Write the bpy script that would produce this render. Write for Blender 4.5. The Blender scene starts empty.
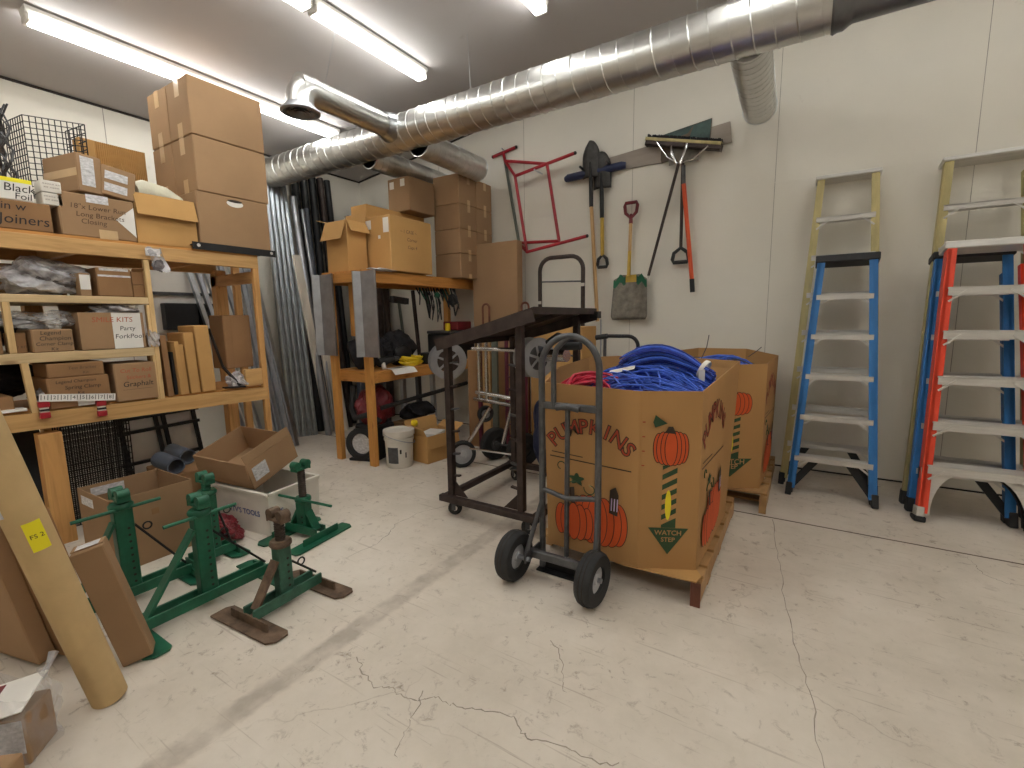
import bpy, bmesh, math, random
from mathutils import Vector, Matrix, Euler
random.seed(7)
PI = math.pi
SC = bpy.context.scene
COL = SC.collection
V = Vector

# ---------------------------------------------------------------- materials
def lin(c):
    c = c / 255.0
    return c / 12.92 if c <= 0.04045 else ((c + 0.055) / 1.055) ** 2.4
def rgb(r, g, b): return (lin(r), lin(g), lin(b), 1.0)
def new_mat(name):
    m = bpy.data.materials.new(name); m.use_nodes = True
    nt = m.node_tree; b = nt.nodes['Principled BSDF']
    return m, nt, b
def N(nt, t, **kw):
    n = nt.nodes.new(t)
    for k, v in kw.items():
        if k in n.inputs: n.inputs[k].default_value = v
        else: setattr(n, k, v)
    return n
def ramp(nt, fac, stops):
    r = nt.nodes.new('ShaderNodeValToRGB')
    e = r.color_ramp.elements
    e[0].position, e[0].color = stops[0]; e[1].position, e[1].color = stops[-1]
    for p, c in stops[1:-1]:
        k = e.new(p); k.color = c
    nt.links.new(fac, r.inputs['Fac'])
    return r
def mat(name, c, rough=.5, metal=0., var=.12, scale=6., stretch=(1, 1, 1), bump=0., bscale=40., rand=0., spec=.5, alpha=1.):
    """principled material with large and fine procedural variation"""
    m, nt, b = new_mat(name)
    L = nt.links.new
    tc = N(nt, 'ShaderNodeTexCoord'); mp = N(nt, 'ShaderNodeMapping'); mp.inputs['Scale'].default_value = stretch
    L(tc.outputs['Object'], mp.inputs['Vector'])
    no = N(nt, 'ShaderNodeTexNoise', Scale=scale, Detail=6.0, Roughness=.6)
    L(mp.outputs[0], no.inputs['Vector'])
    col = rgb(*c)
    lo = tuple(x * (1 - var * 1.6) for x in col[:3]) + (1,); hi = tuple(min(1, x * (1 + var * 1.6)) for x in col[:3]) + (1,)
    rp = ramp(nt, no.outputs['Fac'], [(.3, lo), (.5, col), (.7, hi)])
    out = rp.outputs['Color']
    if rand:
        oi = N(nt, 'ShaderNodeObjectInfo'); mr = N(nt, 'ShaderNodeMapRange')
        mr.inputs['To Min'].default_value = 1 - rand; mr.inputs['To Max'].default_value = 1 + rand
        L(oi.outputs['Random'], mr.inputs['Value'])
        hs = N(nt, 'ShaderNodeHueSaturation'); L(mr.outputs[0], hs.inputs['Value']); L(out, hs.inputs['Color']); out = hs.outputs[0]
    L(out, b.inputs['Base Color'])
    b.inputs['Roughness'].default_value = rough; b.inputs['Metallic'].default_value = metal
    b.inputs['Specular IOR Level'].default_value = spec
    if bump:
        n2 = N(nt, 'ShaderNodeTexNoise', Scale=bscale, Detail=4.0); L(mp.outputs[0], n2.inputs['Vector'])
        bp = N(nt, 'ShaderNodeBump', Strength=bump, Distance=.01); L(n2.outputs['Fac'], bp.inputs['Height']); L(bp.outputs[0], b.inputs['Normal'])
    if alpha < 1: b.inputs['Alpha'].default_value = alpha
    return m
def wood(name, c, st):
    m, nt, b = new_mat(name); L = nt.links.new
    tc = N(nt, 'ShaderNodeTexCoord'); mp = N(nt, 'ShaderNodeMapping'); mp.inputs['Scale'].default_value = st
    L(tc.outputs['Object'], mp.inputs['Vector'])
    no = N(nt, 'ShaderNodeTexNoise', Scale=3.0, Detail=8.0, Roughness=.6, Distortion=.8); L(mp.outputs[0], no.inputs['Vector'])
    col = rgb(*c); f = lambda k, w=(1, 1, 1): tuple(min(1, x * k * q) for x, q in zip(col[:3], w)) + (1,)
    rp = ramp(nt, no.outputs['Fac'], [(.25, f(.72, (1, .93, .8))), (.5, col), (.75, f(1.16))])
    # knots
    mp2 = N(nt, 'ShaderNodeMapping'); mp2.inputs['Scale'].default_value = tuple(3.2 if s < 2 else 11. for s in st); L(tc.outputs['Object'], mp2.inputs['Vector'])
    vo = N(nt, 'ShaderNodeTexVoronoi', Scale=1.0); L(mp2.outputs[0], vo.inputs['Vector'])
    kr = ramp(nt, vo.outputs['Distance'], [(.06, (.35, .22, .12, 1)), (.14, (1, 1, 1, 1))])
    mx = N(nt, 'ShaderNodeMixRGB', blend_type='MULTIPLY'); mx.inputs['Fac'].default_value = .55
    L(rp.outputs['Color'], mx.inputs['Color1']); L(kr.outputs['Color'], mx.inputs['Color2'])
    L(mx.outputs[0], b.inputs['Base Color']); b.inputs['Roughness'].default_value = .6
    return m
def glow(name, c, s):
    m, nt, b = new_mat(name)
    b.inputs['Base Color'].default_value = rgb(*c); b.inputs['Emission Color'].default_value = rgb(*c); b.inputs['Emission Strength'].default_value = s
    return m
def clear(name, c, a, rough=.15):
    m, nt, b = new_mat(name); L = nt.links.new
    tc = N(nt, 'ShaderNodeTexCoord'); no = N(nt, 'ShaderNodeTexNoise', Scale=14., Detail=5.); L(tc.outputs['Object'], no.inputs['Vector'])
    mr = N(nt, 'ShaderNodeMapRange'); mr.inputs['From Min'].default_value = .3; mr.inputs['From Max'].default_value = .7
    mr.inputs['To Min'].default_value = a * .4; mr.inputs['To Max'].default_value = min(1, a * 1.6); L(no.outputs['Fac'], mr.inputs['Value'])
    L(mr.outputs[0], b.inputs['Alpha']); b.inputs['Base Color'].default_value = rgb(*c); b.inputs['Roughness'].default_value = rough
    bp = N(nt, 'ShaderNodeBump', Strength=.8, Distance=.02); L(no.outputs['Fac'], bp.inputs['Height']); L(bp.outputs[0], b.inputs['Normal'])
    return m

M = {}
M['card'] = mat('cardboard', (158, 127, 96), .85, var=.05, scale=2.5, rand=.06, spec=.2)
M['card_dark'] = mat('cardboard_dark', (150, 114, 80), .85, var=.07, scale=3, rand=.05, spec=.2)
M['card_tan'] = mat('cardboard_tan', (190, 148, 94), .85, var=.05, scale=2.5, rand=.04, spec=.2)
M['card_bin'] = mat('cardboard_bin', (174, 133, 86), .8, var=.05, scale=1.6, stretch=(1, 1, .3), spec=.25)
M['card_in'] = mat('cardboard_inside', (184, 142, 96), .9, var=.05, scale=3, spec=.2)
M['tape'] = mat('packing_tape', (196, 164, 122), .3, var=.06, scale=8)
M['paper'] = mat('paper', (226, 222, 216), .8, var=.03)
M['paper_grey'] = mat('printed_paper', (200, 198, 200), .7, var=.2, scale=45, stretch=(1, 1, 2))
M['ink'] = mat('ink_black', (34, 28, 26), .6)
M['ink_soft'] = mat('ink_soft', (96, 72, 52), .7)
M['ink_red'] = mat('ink_red', (178, 84, 52), .7)
M['ink_blue'] = mat('ink_blue', (70, 92, 150), .6)
M['wood_x'] = wood('pine_along_x', (204, 156, 96), (.7, 9, 9))
M['wood_y'] = wood('pine_along_y', (198, 156, 100), (9, .7, 9))
M['wood_z'] = wood('pine_along_z', (202, 152, 92), (9, 9, .7))
M['wood_pale_y'] = wood('pale_pine_along_y', (200, 174, 132), (9, .7, 9))
M['wood_pale_z'] = wood('pale_pine_along_z', (212, 178, 126), (9, 9, .7))
M['wood_orange'] = wood('orange_pine', (194, 134, 66), (9, .7, 9))
M['wood_orange_z'] = wood('orange_pine_z', (200, 142, 72), (9, 9, .7))
M['wood_orange_x'] = wood('orange_pine_x', (192, 134, 68), (.7, 9, 9))
M['pallet'] = wood('pallet_wood', (172, 134, 88), (3, 3, 3))
M['pallet_red'] = mat('pallet_stained_end', (108, 64, 48), .8, var=.25)
M['plank_white'] = mat('white_plank', (222, 214, 202), .7, var=.06, stretch=(4, 4, .4))
M['galv'] = mat('galvanised_steel', (196, 200, 204), .3, 1., var=.09, scale=9, rand=.03)
M['galv_duct'] = mat('spiral_duct_steel', (206, 206, 204), .33, 1., var=.07, scale=5, stretch=(.6, 2, 2), bump=.06, bscale=6)
M['galv_dull'] = mat('dull_galvanised', (168, 170, 176), .42, .85, var=.1, scale=8)
M['duct_dark'] = mat('darker_duct', (120, 122, 126), .4, 1., var=.1)
M['alum'] = mat('aluminium', (206, 203, 198), .42, .45, var=.06, scale=20, stretch=(.3, 3, 3))
M['chrome'] = mat('chrome', (200, 200, 200), .2, 1., var=.05)
M['steel_brown'] = mat('dark_brown_steel', (62, 50, 46), .5, .35, var=.25, scale=14)
M['steel_black'] = mat('black_steel', (34, 33, 34), .45, .3, var=.2)
M['steel_grey'] = mat('grey_painted_steel', (84, 84, 86), .42, .35, var=.18, scale=18)
M['rod_dark'] = mat('dark_rod', (58, 46, 42), .5, .3, var=.2)
M['green'] = mat('green_paint', (26, 92, 66), .42, .1, var=.22, scale=11, bump=.1)
M['green_worn'] = mat('worn_green_paint', (48, 92, 74), .5, .1, var=.3, scale=16)
M['rust'] = mat('rusty_steel', (104, 84, 68), .65, .3, var=.35, scale=14, bump=.3)
M['screw'] = mat('dark_screw_steel', (72, 62, 56), .5, .6, var=.3, scale=30)
M['red'] = mat('red_paint', (164, 30, 42), .35, .0, var=.15)
M['grey_green'] = mat('grey_green_tube', (94, 98, 88), .45, .2, var=.1)
M['yellow_fg'] = mat('yellow_fibreglass', (182, 168, 116), .5, var=.12, scale=10, stretch=(2, 2, .3))
M['blue_fg'] = mat('blue_fibreglass', (40, 112, 178), .42, var=.1, scale=10, stretch=(2, 2, .3))
M['orange_fg'] = mat('orange_fibreglass', (226, 70, 42), .4, var=.08, scale=10, stretch=(2, 2, .3))
M['rubber'] = mat('black_rubber', (40, 40, 41), .75, var=.2)
M['black_plastic'] = mat('black_plastic', (26, 26, 28), .5, var=.2)
M['black_cloth'] = mat('black_cloth', (32, 30, 34), .9, var=.3, scale=20, bump=.6)
M['white_plastic'] = mat('white_plastic', (214, 208, 198), .45, var=.04)
M['white_foam'] = mat('white_foam', (206, 202, 182), .8, var=.06, bump=.3)
M['grey_plastic'] = mat('grey_plastic', (172, 173, 176), .45, var=.1)
M['pvc_grey'] = mat('grey_pvc', (88, 94, 106), .4, var=.1)
M['blue_cable'] = mat('blue_cable', (30, 50, 140), .38, var=.35, scale=20, rand=.1)
M['blue_cable2'] = mat('bright_blue_cable', (70, 106, 206), .36, var=.15, scale=20)
M['red_cable'] = mat('red_cable', (186, 36, 62), .4, var=.15, scale=20)
M['yellow'] = mat('yellow_plastic', (232, 200, 30), .45, var=.06)
M['navy'] = mat('navy_paint', (34, 44, 78), .5, var=.1)
M['board_grey'] = mat('grey_board', (158, 148, 138), .8, var=.06, stretch=(.5, 2, 4))
M['dark_teal'] = mat('dark_teal_panel', (52, 74, 70), .5, var=.45, scale=5)
M['panel_brown'] = mat('panel_brown', (90, 76, 60), .6, var=.3, scale=5)
M['handle_wood'] = wood('tool_handle_wood', (196, 158, 110), (9, 9, .7))
M['handle_yellow'] = mat('yellow_handle', (196, 160, 60), .5, var=.1)
M['orange'] = mat('orange_handle', (216, 84, 42), .45, var=.06)
M['dark_red'] = mat('dark_red_plastic', (112, 30, 38), .45, var=.2)
M['purple_red'] = mat('purple_red_paint', (92, 34, 50), .45, .1, var=.25)
M['scoop'] = mat('worn_scoop_metal', (122, 116, 106), .55, .4, var=.25, scale=14)
M['pump_orange'] = mat('print_orange', (206, 84, 36), .8, var=.05)
M['pump_dark'] = mat('print_dark', (58, 46, 34), .8)
M['pump_green'] = mat('print_green', (48, 76, 48), .8, var=.06)
M['pump_red'] = mat('print_brick', (160, 62, 38), .8, var=.05)
M['pump_lilac'] = mat('print_lilac', (196, 176, 210), .8)
M['pump_yellow'] = mat('print_yellow', (226, 208, 40), .8)
M['pump_tan'] = mat('print_tan', (182, 136, 86), .8)
M['yellow_label'] = mat('yellow_label', (238, 226, 30), .6, var=.03)
M['tube_card'] = mat('tube_cardboard', (196, 168, 122), .75, var=.06, scale=3, stretch=(2, 2, 2), spec=.3)
M['white_paint'] = mat('white_enamel', (225, 222, 216), .4, var=.03)
M['film'] = clear('clear_film', (225, 226, 230), .34)
M['film_thin'] = clear('thin_clear_film', (228, 228, 232), .2)
M['bag_grey'] = clear('grey_plastic_bag', (206, 204, 208), .6, .2)
M['parts_grey'] = mat('dark_grey_parts', (104, 98, 100), .6, var=.5, scale=22, bump=.8, bscale=30)
M['glow'] = glow('fluorescent_tube', (249, 250, 246), 15.)
M['seam'] = mat('drywall_seam', (158, 151, 141), .9, var=.35, scale=3)
M['crack'] = mat('floor_crack', (150, 140, 128), .95, var=.3, scale=9)
M['shovel_steel'] = mat('dark_shovel_steel', (66, 64, 62), .5, .5, var=.3, scale=12)
M['joint'] = mat('floor_joint', (98, 84, 72), .95, var=.3, scale=7)
M['gap'] = mat('dark_gap', (52, 46, 42), .95)

def wall_mat(name, c, var=.04):
    m, nt, b = new_mat(name); L = nt.links.new
    tc = N(nt, 'ShaderNodeTexCoord')
    n1 = N(nt, 'ShaderNodeTexNoise', Scale=.7, Detail=8., Roughness=.65); L(tc.outputs['Object'], n1.inputs['Vector'])
    col = rgb(*c)
    r1 = ramp(nt, n1.outputs['Fac'], [(.3, tuple(x * (1 - var * 2) for x in col[:3]) + (1,)), (.62, col)])
    n2 = N(nt, 'ShaderNodeTexNoise', Scale=9., Detail=6., Roughness=.7); L(tc.outputs['Object'], n2.inputs['Vector'])
    r2 = ramp(nt, n2.outputs['Fac'], [(.27, (.82, .8, .77, 1)), (.36, (1, 1, 1, 1))])
    mx = N(nt, 'ShaderNodeMixRGB', blend_type='MULTIPLY'); mx.inputs['Fac'].default_value = .5
    L(r1.outputs[0], mx.inputs['Color1']); L(r2.outputs[0], mx.inputs['Color2']); L(mx.outputs[0], b.inputs['Base Color'])
    b.inputs['Roughness'].default_value = .75
    n3 = N(nt, 'ShaderNodeTexNoise', Scale=60., Detail=4.); L(tc.outputs['Object'], n3.inputs['Vector'])
    bp = N(nt, 'ShaderNodeBump', Strength=.12, Distance=.004); L(n3.outputs['Fac'], bp.inputs['Height']); L(bp.outputs[0], b.inputs['Normal'])
    return m
M['wall'] = wall_mat('painted_drywall', (226, 221, 210))
M['ceil'] = wall_mat('painted_ceiling', (192, 187, 186), .03)
def floor_mat():
    m, nt, b = new_mat('worn_concrete'); L = nt.links.new
    tc = N(nt, 'ShaderNodeTexCoord'); P = tc.outputs['Object']
    n1 = N(nt, 'ShaderNodeTexNoise', Scale=1.1, Detail=10., Roughness=.68); L(P, n1.inputs['Vector'])
    base = ramp(nt, n1.outputs['Fac'], [(.3, rgb(189, 179, 165)), (.5, rgb(207, 197, 184)), (.72, rgb(221, 212, 201))])
    # fine dirt flecks and scuffs
    n2 = N(nt, 'ShaderNodeTexNoise', Scale=17., Detail=8., Roughness=.75, Distortion=.6); L(P, n2.inputs['Vector'])
    fl = ramp(nt, n2.outputs['Fac'], [(.33, (.5, .46, .43, 1)), (.44, (1, 1, 1, 1))])
    n2b = N(nt, 'ShaderNodeTexNoise', Scale=1.6, Detail=3.); L(P, n2b.inputs['Vector'])
    fm = ramp(nt, n2b.outputs['Fac'], [(.38, (.25, .25, .25, 1)), (.58, (1, 1, 1, 1))])
    m1 = N(nt, 'ShaderNodeMixRGB', blend_type='MULTIPLY'); L(fm.outputs[0], m1.inputs['Fac']); L(base.outputs[0], m1.inputs['Color1']); L(fl.outputs[0], m1.inputs['Color2'])
    # hairline cracks
    dn = N(nt, 'ShaderNodeTexNoise', Scale=2.2, Detail=6.); L(P, dn.inputs['Vector'])
    va = N(nt, 'ShaderNodeVectorMath', operation='MULTIPLY_ADD'); va.inputs[1].default_value = (.7, .7, .7); L(dn.outputs['Color'], va.inputs[0]); L(P, va.inputs[2])
    vo = N(nt, 'ShaderNodeTexVoronoi', feature='DISTANCE_TO_EDGE', Scale=.9); L(va.outputs[0], vo.inputs['Vector'])
    cr = ramp(nt, vo.outputs['Distance'], [(.001, (.62, .58, .55, 1)), (.0045, (1, 1, 1, 1))])
    n4 = N(nt, 'ShaderNodeTexNoise', Scale=.8, Detail=2.); L(P, n4.inputs['Vector'])
    cm = ramp(nt, n4.outputs['Fac'], [(.5, (0, 0, 0, 1)), (.62, (.75, .75, .75, 1))])
    m2 = N(nt, 'ShaderNodeMixRGB', blend_type='MULTIPLY'); L(cm.outputs[0], m2.inputs['Fac']); L(m1.outputs[0], m2.inputs['Color1']); L(cr.outputs[0], m2.inputs['Color2'])
    # scratches: long stretched streaks in two directions
    last = m2.outputs[0]
    for ang, th in ((.9, .33), (2.3, .31)):
        mp = N(nt, 'ShaderNodeMapping'); mp.inputs['Rotation'].default_value = (0, 0, ang); mp.inputs['Scale'].default_value = (1.3, 42, 1); L(P, mp.inputs['Vector'])
        ns = N(nt, 'ShaderNodeTexNoise', Scale=1.5, Detail=4.); L(mp.outputs[0], ns.inputs['Vector'])
        sr = ramp(nt, ns.outputs['Fac'], [(th - .03, (.66, .62, .59, 1)), (th + .03, (1, 1, 1, 1))])
        mm = N(nt, 'ShaderNodeMixRGB', blend_type='MULTIPLY'); mm.inputs['Fac'].default_value = .6
        L(last, mm.inputs['Color1']); L(sr.outputs[0], mm.inputs['Color2']); last = mm.outputs[0]
    # worn grey painted line running along Y
    sx = N(nt, 'ShaderNodeSeparateXYZ'); L(P, sx.inputs[0])
    d = N(nt, 'ShaderNodeMath', operation='ADD'); d.inputs[1].default_value = 1.592; L(sx.outputs['X'], d.inputs[0])
    a = N(nt, 'ShaderNodeMath', operation='ABSOLUTE'); L(d.outputs[0], a.inputs[0])
    nz = N(nt, 'ShaderNodeTexNoise', Scale=20., Detail=3.); L(P, nz.inputs['Vector'])
    ma = N(nt, 'ShaderNodeMath', operation='MULTIPLY_ADD'); ma.inputs[1].default_value = .05; L(nz.outputs['Fac'], ma.inputs[0]); L(a.outputs[0], ma.inputs[2])
    lr = ramp(nt, ma.outputs[0], [(.062, (1, 1, 1, 1)), (.088, (0, 0, 0, 1))])
    wn = N(nt, 'ShaderNodeTexNoise', Scale=9., Detail=6.); L(P, wn.inputs['Vector'])
    wr = ramp(nt, wn.outputs['Fac'], [(.32, (.15, .15, .15, 1)), (.62, (.85, .85, .85, 1))])
    mk = N(nt, 'ShaderNodeMixRGB', blend_type='MULTIPLY'); mk.inputs['Fac'].default_value = 1; L(lr.outputs[0], mk.inputs['Color1']); L(wr.outputs[0], mk.inputs['Color2'])
    m3 = N(nt, 'ShaderNodeMixRGB'); L(mk.outputs[0], m3.inputs['Fac']); L(last, m3.inputs['Color1']); m3.inputs['Color2'].default_value = rgb(164, 153, 141)
    L(m3.outputs[0], b.inputs['Base Color'])
    b.inputs['Roughness'].default_value = .55; b.inputs['Specular IOR Level'].default_value = .35
    bp = N(nt, 'ShaderNodeBump', Strength=.08, Distance=.005); L(n2.outputs['Fac'], bp.inputs['Height']); L(bp.outputs[0], b.inputs['Normal'])
    return m
M['floor'] = floor_mat()

# ---------------------------------------------------------------- mesh builder
class MB:
    def __init__(s): s.bm = bmesh.new()
    def box(s, c, d, R=None, bev=0.):
        r = bmesh.ops.create_cube(s.bm, size=1.); vs = r['verts']
        for v in vs:
            p = V((v.co.x * d[0], v.co.y * d[1], v.co.z * d[2]))
            v.co = (R @ p if R else p) + V(c)
        if bev:
            es = list({e for v in vs for e in v.link_edges})
            bmesh.ops.bevel(s.bm, geom=es, offset=bev, segments=1, affect='EDGES', profile=.5)
        return s
    def lo(s, a, b, bev=0.):
        a, b = V(a), V(b); return s.box((a + b) / 2, [abs(x) for x in (b - a)], None, bev)
    def beam(s, p, q, w, t, side=(0, 0, 1), bev=0.):
        """bar from p to q; t is its size along `side`, w across"""
        p, q = V(p), V(q); z = (q - p); L = z.length; z = z / L
        y = V(side); y = (y - z * y.dot(z)).normalized(); x = y.cross(z)
        R = Matrix((x, y, z)).transposed()
        return s.box((p + q) / 2, (w, t, L), R, bev)
    def tube(s, pts, r, n=8, closed=False, cap=True):
        pts = [V(p) for p in pts]; k = len(pts); rings = []
        rr = r if isinstance(r, (list, tuple)) else [r] * k
        up = None
        for i, p in enumerate(pts):
            a = pts[i - 1] if (i or closed) else p; b = pts[(i + 1) % k] if (i < k - 1 or closed) else p
            t = (b - a); t = t.normalized() if t.length > 1e-9 else V((0, 0, 1))
            if up is None:
                up = V((0, 0, 1)) if abs(t.z) < .9 else V((1, 0, 0))
            x = up.cross(t)
            if x.length < 1e-6: x = t.orthogonal()
            x.normalize(); y = t.cross(x); up = y
            rings.append([s.bm.verts.new(p + (x * math.cos(2 * PI * j / n) + y * math.sin(2 * PI * j / n)) * rr[i]) for j in range(n)])
        m = k if closed else k - 1
        for i in range(m):
            A, B = rings[i], rings[(i + 1) % k]
            for j in range(n):
                try: s.bm.faces.new((A[j], A[(j + 1) % n], B[(j + 1) % n], B[j]))
                except ValueError: pass
        if cap and not closed:
            s.bm.faces.new(rings[0][::-1]); s.bm.faces.new(rings[-1])
        return s
    def lathe(s, prof, Mx, n=24):
        rings = []
        for r, z in prof:
            rings.append([s.bm.verts.new(Mx @ V((r * math.cos(2 * PI * j / n), r * math.sin(2 * PI * j / n), z))) for j in range(n)])
        for A, B in zip(rings, rings[1:]):
            for j in range(n): s.bm.faces.new((A[j], A[(j + 1) % n], B[(j + 1) % n], B[j]))
        if prof[0][0] > 1e-6: s.bm.faces.new(rings[0][::-1])
        if prof[-1][0] > 1e-6: s.bm.faces.new(rings[-1])
        return s
    def ring(s, prof, Mx, n=24):
        """closed lathe (profile is a loop)"""
        return s.lathe_open(prof + [prof[0]], Mx, n)
    def lathe_open(s, prof, Mx, n=24):
        rings = []
        for r, z in prof:
            rings.append([s.bm.verts.new(Mx @ V((r * math.cos(2 * PI * j / n), r * math.sin(2 * PI * j / n), z))) for j in range(n)])
        for A, B in zip(rings, rings[1:]):
            for j in range(n): s.bm.faces.new((A[j], A[(j + 1) % n], B[(j + 1) % n], B[j]))
        return s
    def prism(s, poly, Mx, d, z0=0.):
        A = [s.bm.verts.new(Mx @ V((x, y, z0))) for x, y in poly]; B = [s.bm.verts.new(Mx @ V((x, y, z0 + d))) for x, y in poly]
        s.bm.faces.new(A[::-1]); s.bm.faces.new(B); n = len(A)
        for i in range(n): s.bm.faces.new((A[i], A[(i + 1) % n], B[(i + 1) % n], B[i]))
        return s
    def poly(s, pts):
        s.bm.faces.new([s.bm.verts.new(V(p)) for p in pts]); return s
    def grid(s, nx, ny, f):
        g = [[s.bm.verts.new(V(f(i / nx, j / ny))) for j in range(ny + 1)] for i in range(nx + 1)]
        for i in range(nx):
            for j in range(ny): s.bm.faces.new((g[i][j], g[i + 1][j], g[i + 1][j + 1], g[i][j + 1]))
        return s
    def blob(s, c, r, jit=.15, sub=3, seed=0, flat=None):
        rn = random.Random(seed)
        q = bmesh.ops.create_icosphere(s.bm, subdivisions=sub, radius=1.)
        ph = [(rn.uniform(2, 7), rn.uniform(2, 7), rn.uniform(2, 7), rn.uniform(0, 6)) for _ in range(7)]
        for v in q['verts']:
            d = v.co.copy(); w = sum(math.sin(a * d.x + b * d.y + e * d.z + f) for a, b, e, f in ph) / 7 * jit * 2 + rn.uniform(-.3, .3) * jit
            p = V((d.x * r[0], d.y * r[1], d.z * r[2])) * (1 + w)
            if flat is not None and p.z + c[2] < flat: p.z = flat - c[2]
            v.co = p + V(c)
        return s
    def text(s, body, Mx, size=.1, align='CENTER', shear=0., weight=0.):
        cu = bpy.data.curves.new('t', 'FONT'); cu.body = body; cu.size = size; cu.align_x = align; cu.align_y = 'CENTER'; cu.shear = shear; cu.offset = weight; cu.resolution_u = 3
        ob = bpy.data.objects.new('t', cu); COL.objects.link(ob)
        me = ob.to_mesh(); k = len(s.bm.verts)
        s.bm.from_mesh(me); s.bm.verts.ensure_lookup_table()
        for v in s.bm.verts[k:]: v.co = Mx @ v.co
        ob.to_mesh_clear(); bpy.data.objects.remove(ob); bpy.data.curves.remove(cu)
        return s

WO = {}      # world offset of every object that may be a parent
def put(name, mb, m, parent=None, origin=None, smooth=False, recalc=True):
    """link the builder's mesh (world coordinates) as ONE object"""
    bm = mb.bm
    if recalc: bmesh.ops.recalc_face_normals(bm, faces=bm.faces)
    off = WO[parent.name] if parent else V(origin if origin is not None else base_of(bm))
    for v in bm.verts: v.co -= off
    me = bpy.data.meshes.new(name); bm.to_mesh(me); bm.free()
    me.materials.append(m if not isinstance(m, str) else M[m])
    if smooth:
        for p in me.polygons: p.use_smooth = True
        try: me.set_sharp_from_angle(angle=math.radians(40))
        except Exception: pass
    o = bpy.data.objects.new(name, me); COL.objects.link(o)
    if parent: o.parent = parent
    else: o.location = off
    WO[o.name] = off
    return o
def base_of(bm):
    xs = [v.co for v in bm.verts]
    return ((min(v.x for v in xs) + max(v.x for v in xs)) / 2, (min(v.y for v in xs) + max(v.y for v in xs)) / 2, min(v.z for v in xs))
def tag(o, label, cat, group=None, kind=None):
    o['label'] = label; o['category'] = cat
    if group: o['group'] = group
    if kind: o['kind'] = kind
    return o
def thing(name, label, cat, loc, group=None):
    o = bpy.data.objects.new(name, None); COL.objects.link(o); o.location = loc; o.empty_display_size = .1
    WO[o.name] = V(loc)
    return tag(o, label, cat, group)
def struct(name, mb, m, **k):
    o = put(name, mb, m, **k); o['kind'] = 'structure'; return o
def frame(o, u, v):
    """4x4 with x along u, y along v (made orthogonal), z outward"""
    u = V(u).normalized(); v = V(v); v = (v - u * v.dot(u)).normalized(); n = u.cross(v)
    R = Matrix((u, v, n)).transposed().to_4x4(); R.translation = V(o); return R
def axis(o, d):
    """4x4 with z along d"""
    d = V(d).normalized(); x = d.orthogonal().normalized(); y = d.cross(x)
    R = Matrix((x, y, d)).transposed().to_4x4(); R.translation = V(o); return R
def rotz(a): return Matrix.Rotation(a, 3, 'Z')
def arc(c, r, a0, a1, u, v, n=10):
    c, u, v = V(c), V(u), V(v)
    return [c + (u * math.cos(a0 + (a1 - a0) * i / n) + v * math.sin(a0 + (a1 - a0) * i / n)) * r for i in range(n + 1)]
def kids(o): return [c for c in bpy.data.objects if c.parent == o]
def copy_tree(o, loc, label=None, group=None):
    allk = {}
    for c in bpy.data.objects:
        if c.parent: allk.setdefault(c.parent.name, []).append(c)
    def rec(x, par):
        c = x.copy(); COL.objects.link(c)
        if par: c.parent = par
        for k in allk.get(x.name, []): rec(k, c)
        return c
    r = rec(o, None); r.location = loc; WO[r.name] = V(loc)
    if label: r['label'] = label
    if group: r['group'] = group
    return r
EXPOSURE = 0.33
# ================================================================ SETTING
XL, XR, YB, YF = -5.40, 3.2, 4.665, -2.6
def zc(x): return 3.26 + .12 * (x + 5.4)        # the ceiling rises away from the shelf wall
ZC = zc(XL); ZH = zc(XR)
fl = MB().lo((XL, YF, -.1), (XR, 3.405, 0)).lo((XL, 3.417, -.1), (XR, YB, 0)).lo((XL, 3.40, -.1), (XR, 3.42, -.008))
struct('floor', fl, 'floor', origin=(0, 0, 0))
struct('ceiling', MB().prism([(XL, ZC), (XR, ZH), (XR, ZH + .1), (XL, ZC + .1)], frame((0, YB, 0), (1, 0, 0), (0, 0, 1)), YB - YF), 'ceil', origin=(0, 0, ZC))
struct('wall_back', MB().lo((XL - .1, YB, .012), (XR + .1, YB + .1, ZH + .1)), 'wall', origin=(0, YB, 0))
struct('wall_left', MB().lo((XL - .1, YF, 0), (XL, YB, ZC)), 'wall', origin=(XL, 0, 0))
struct('wall_right', MB().lo((XR, YF, 0), (XR + .1, YB, ZH)), 'wall', origin=(XR, 0, 0))
struct('wall_front', MB().lo((XL, YF - .1, 0), (XR, YF, ZH)), 'wall', origin=(0, YF, 0))
n = 1
def trim(mb, m):
    global n
    struct('trim_%d' % n, mb, m); n += 1
for x in (.942, -.288, -1.51, -2.73, -3.95):                      # joints between the wall boards, back wall
    trim(MB().lo((x - .002, YB - .001, .02), (x + .002, YB, zc(x))), 'seam')
trim(MB().lo((XL, YB - .0015, 2.443), (XR, YB, 2.447)), 'wall')
for y in (-.6, .62, 1.84, 3.06): trim(MB().lo((XL, y - .003, .02), (XL + .0015, y + .003, ZC)), 'seam')
trim(MB().lo((XL, YB - .006, 0), (XR, YB - .001, .012)), 'gap')
trim(MB().lo((XL, YF, ZC - .018), (XL + .012, YB, ZC)), 'gap')
trim(MB().beam((XL, YB - .006, ZC - .008), (XR, YB - .006, ZH - .008), .012, .018), 'gap')

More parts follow.
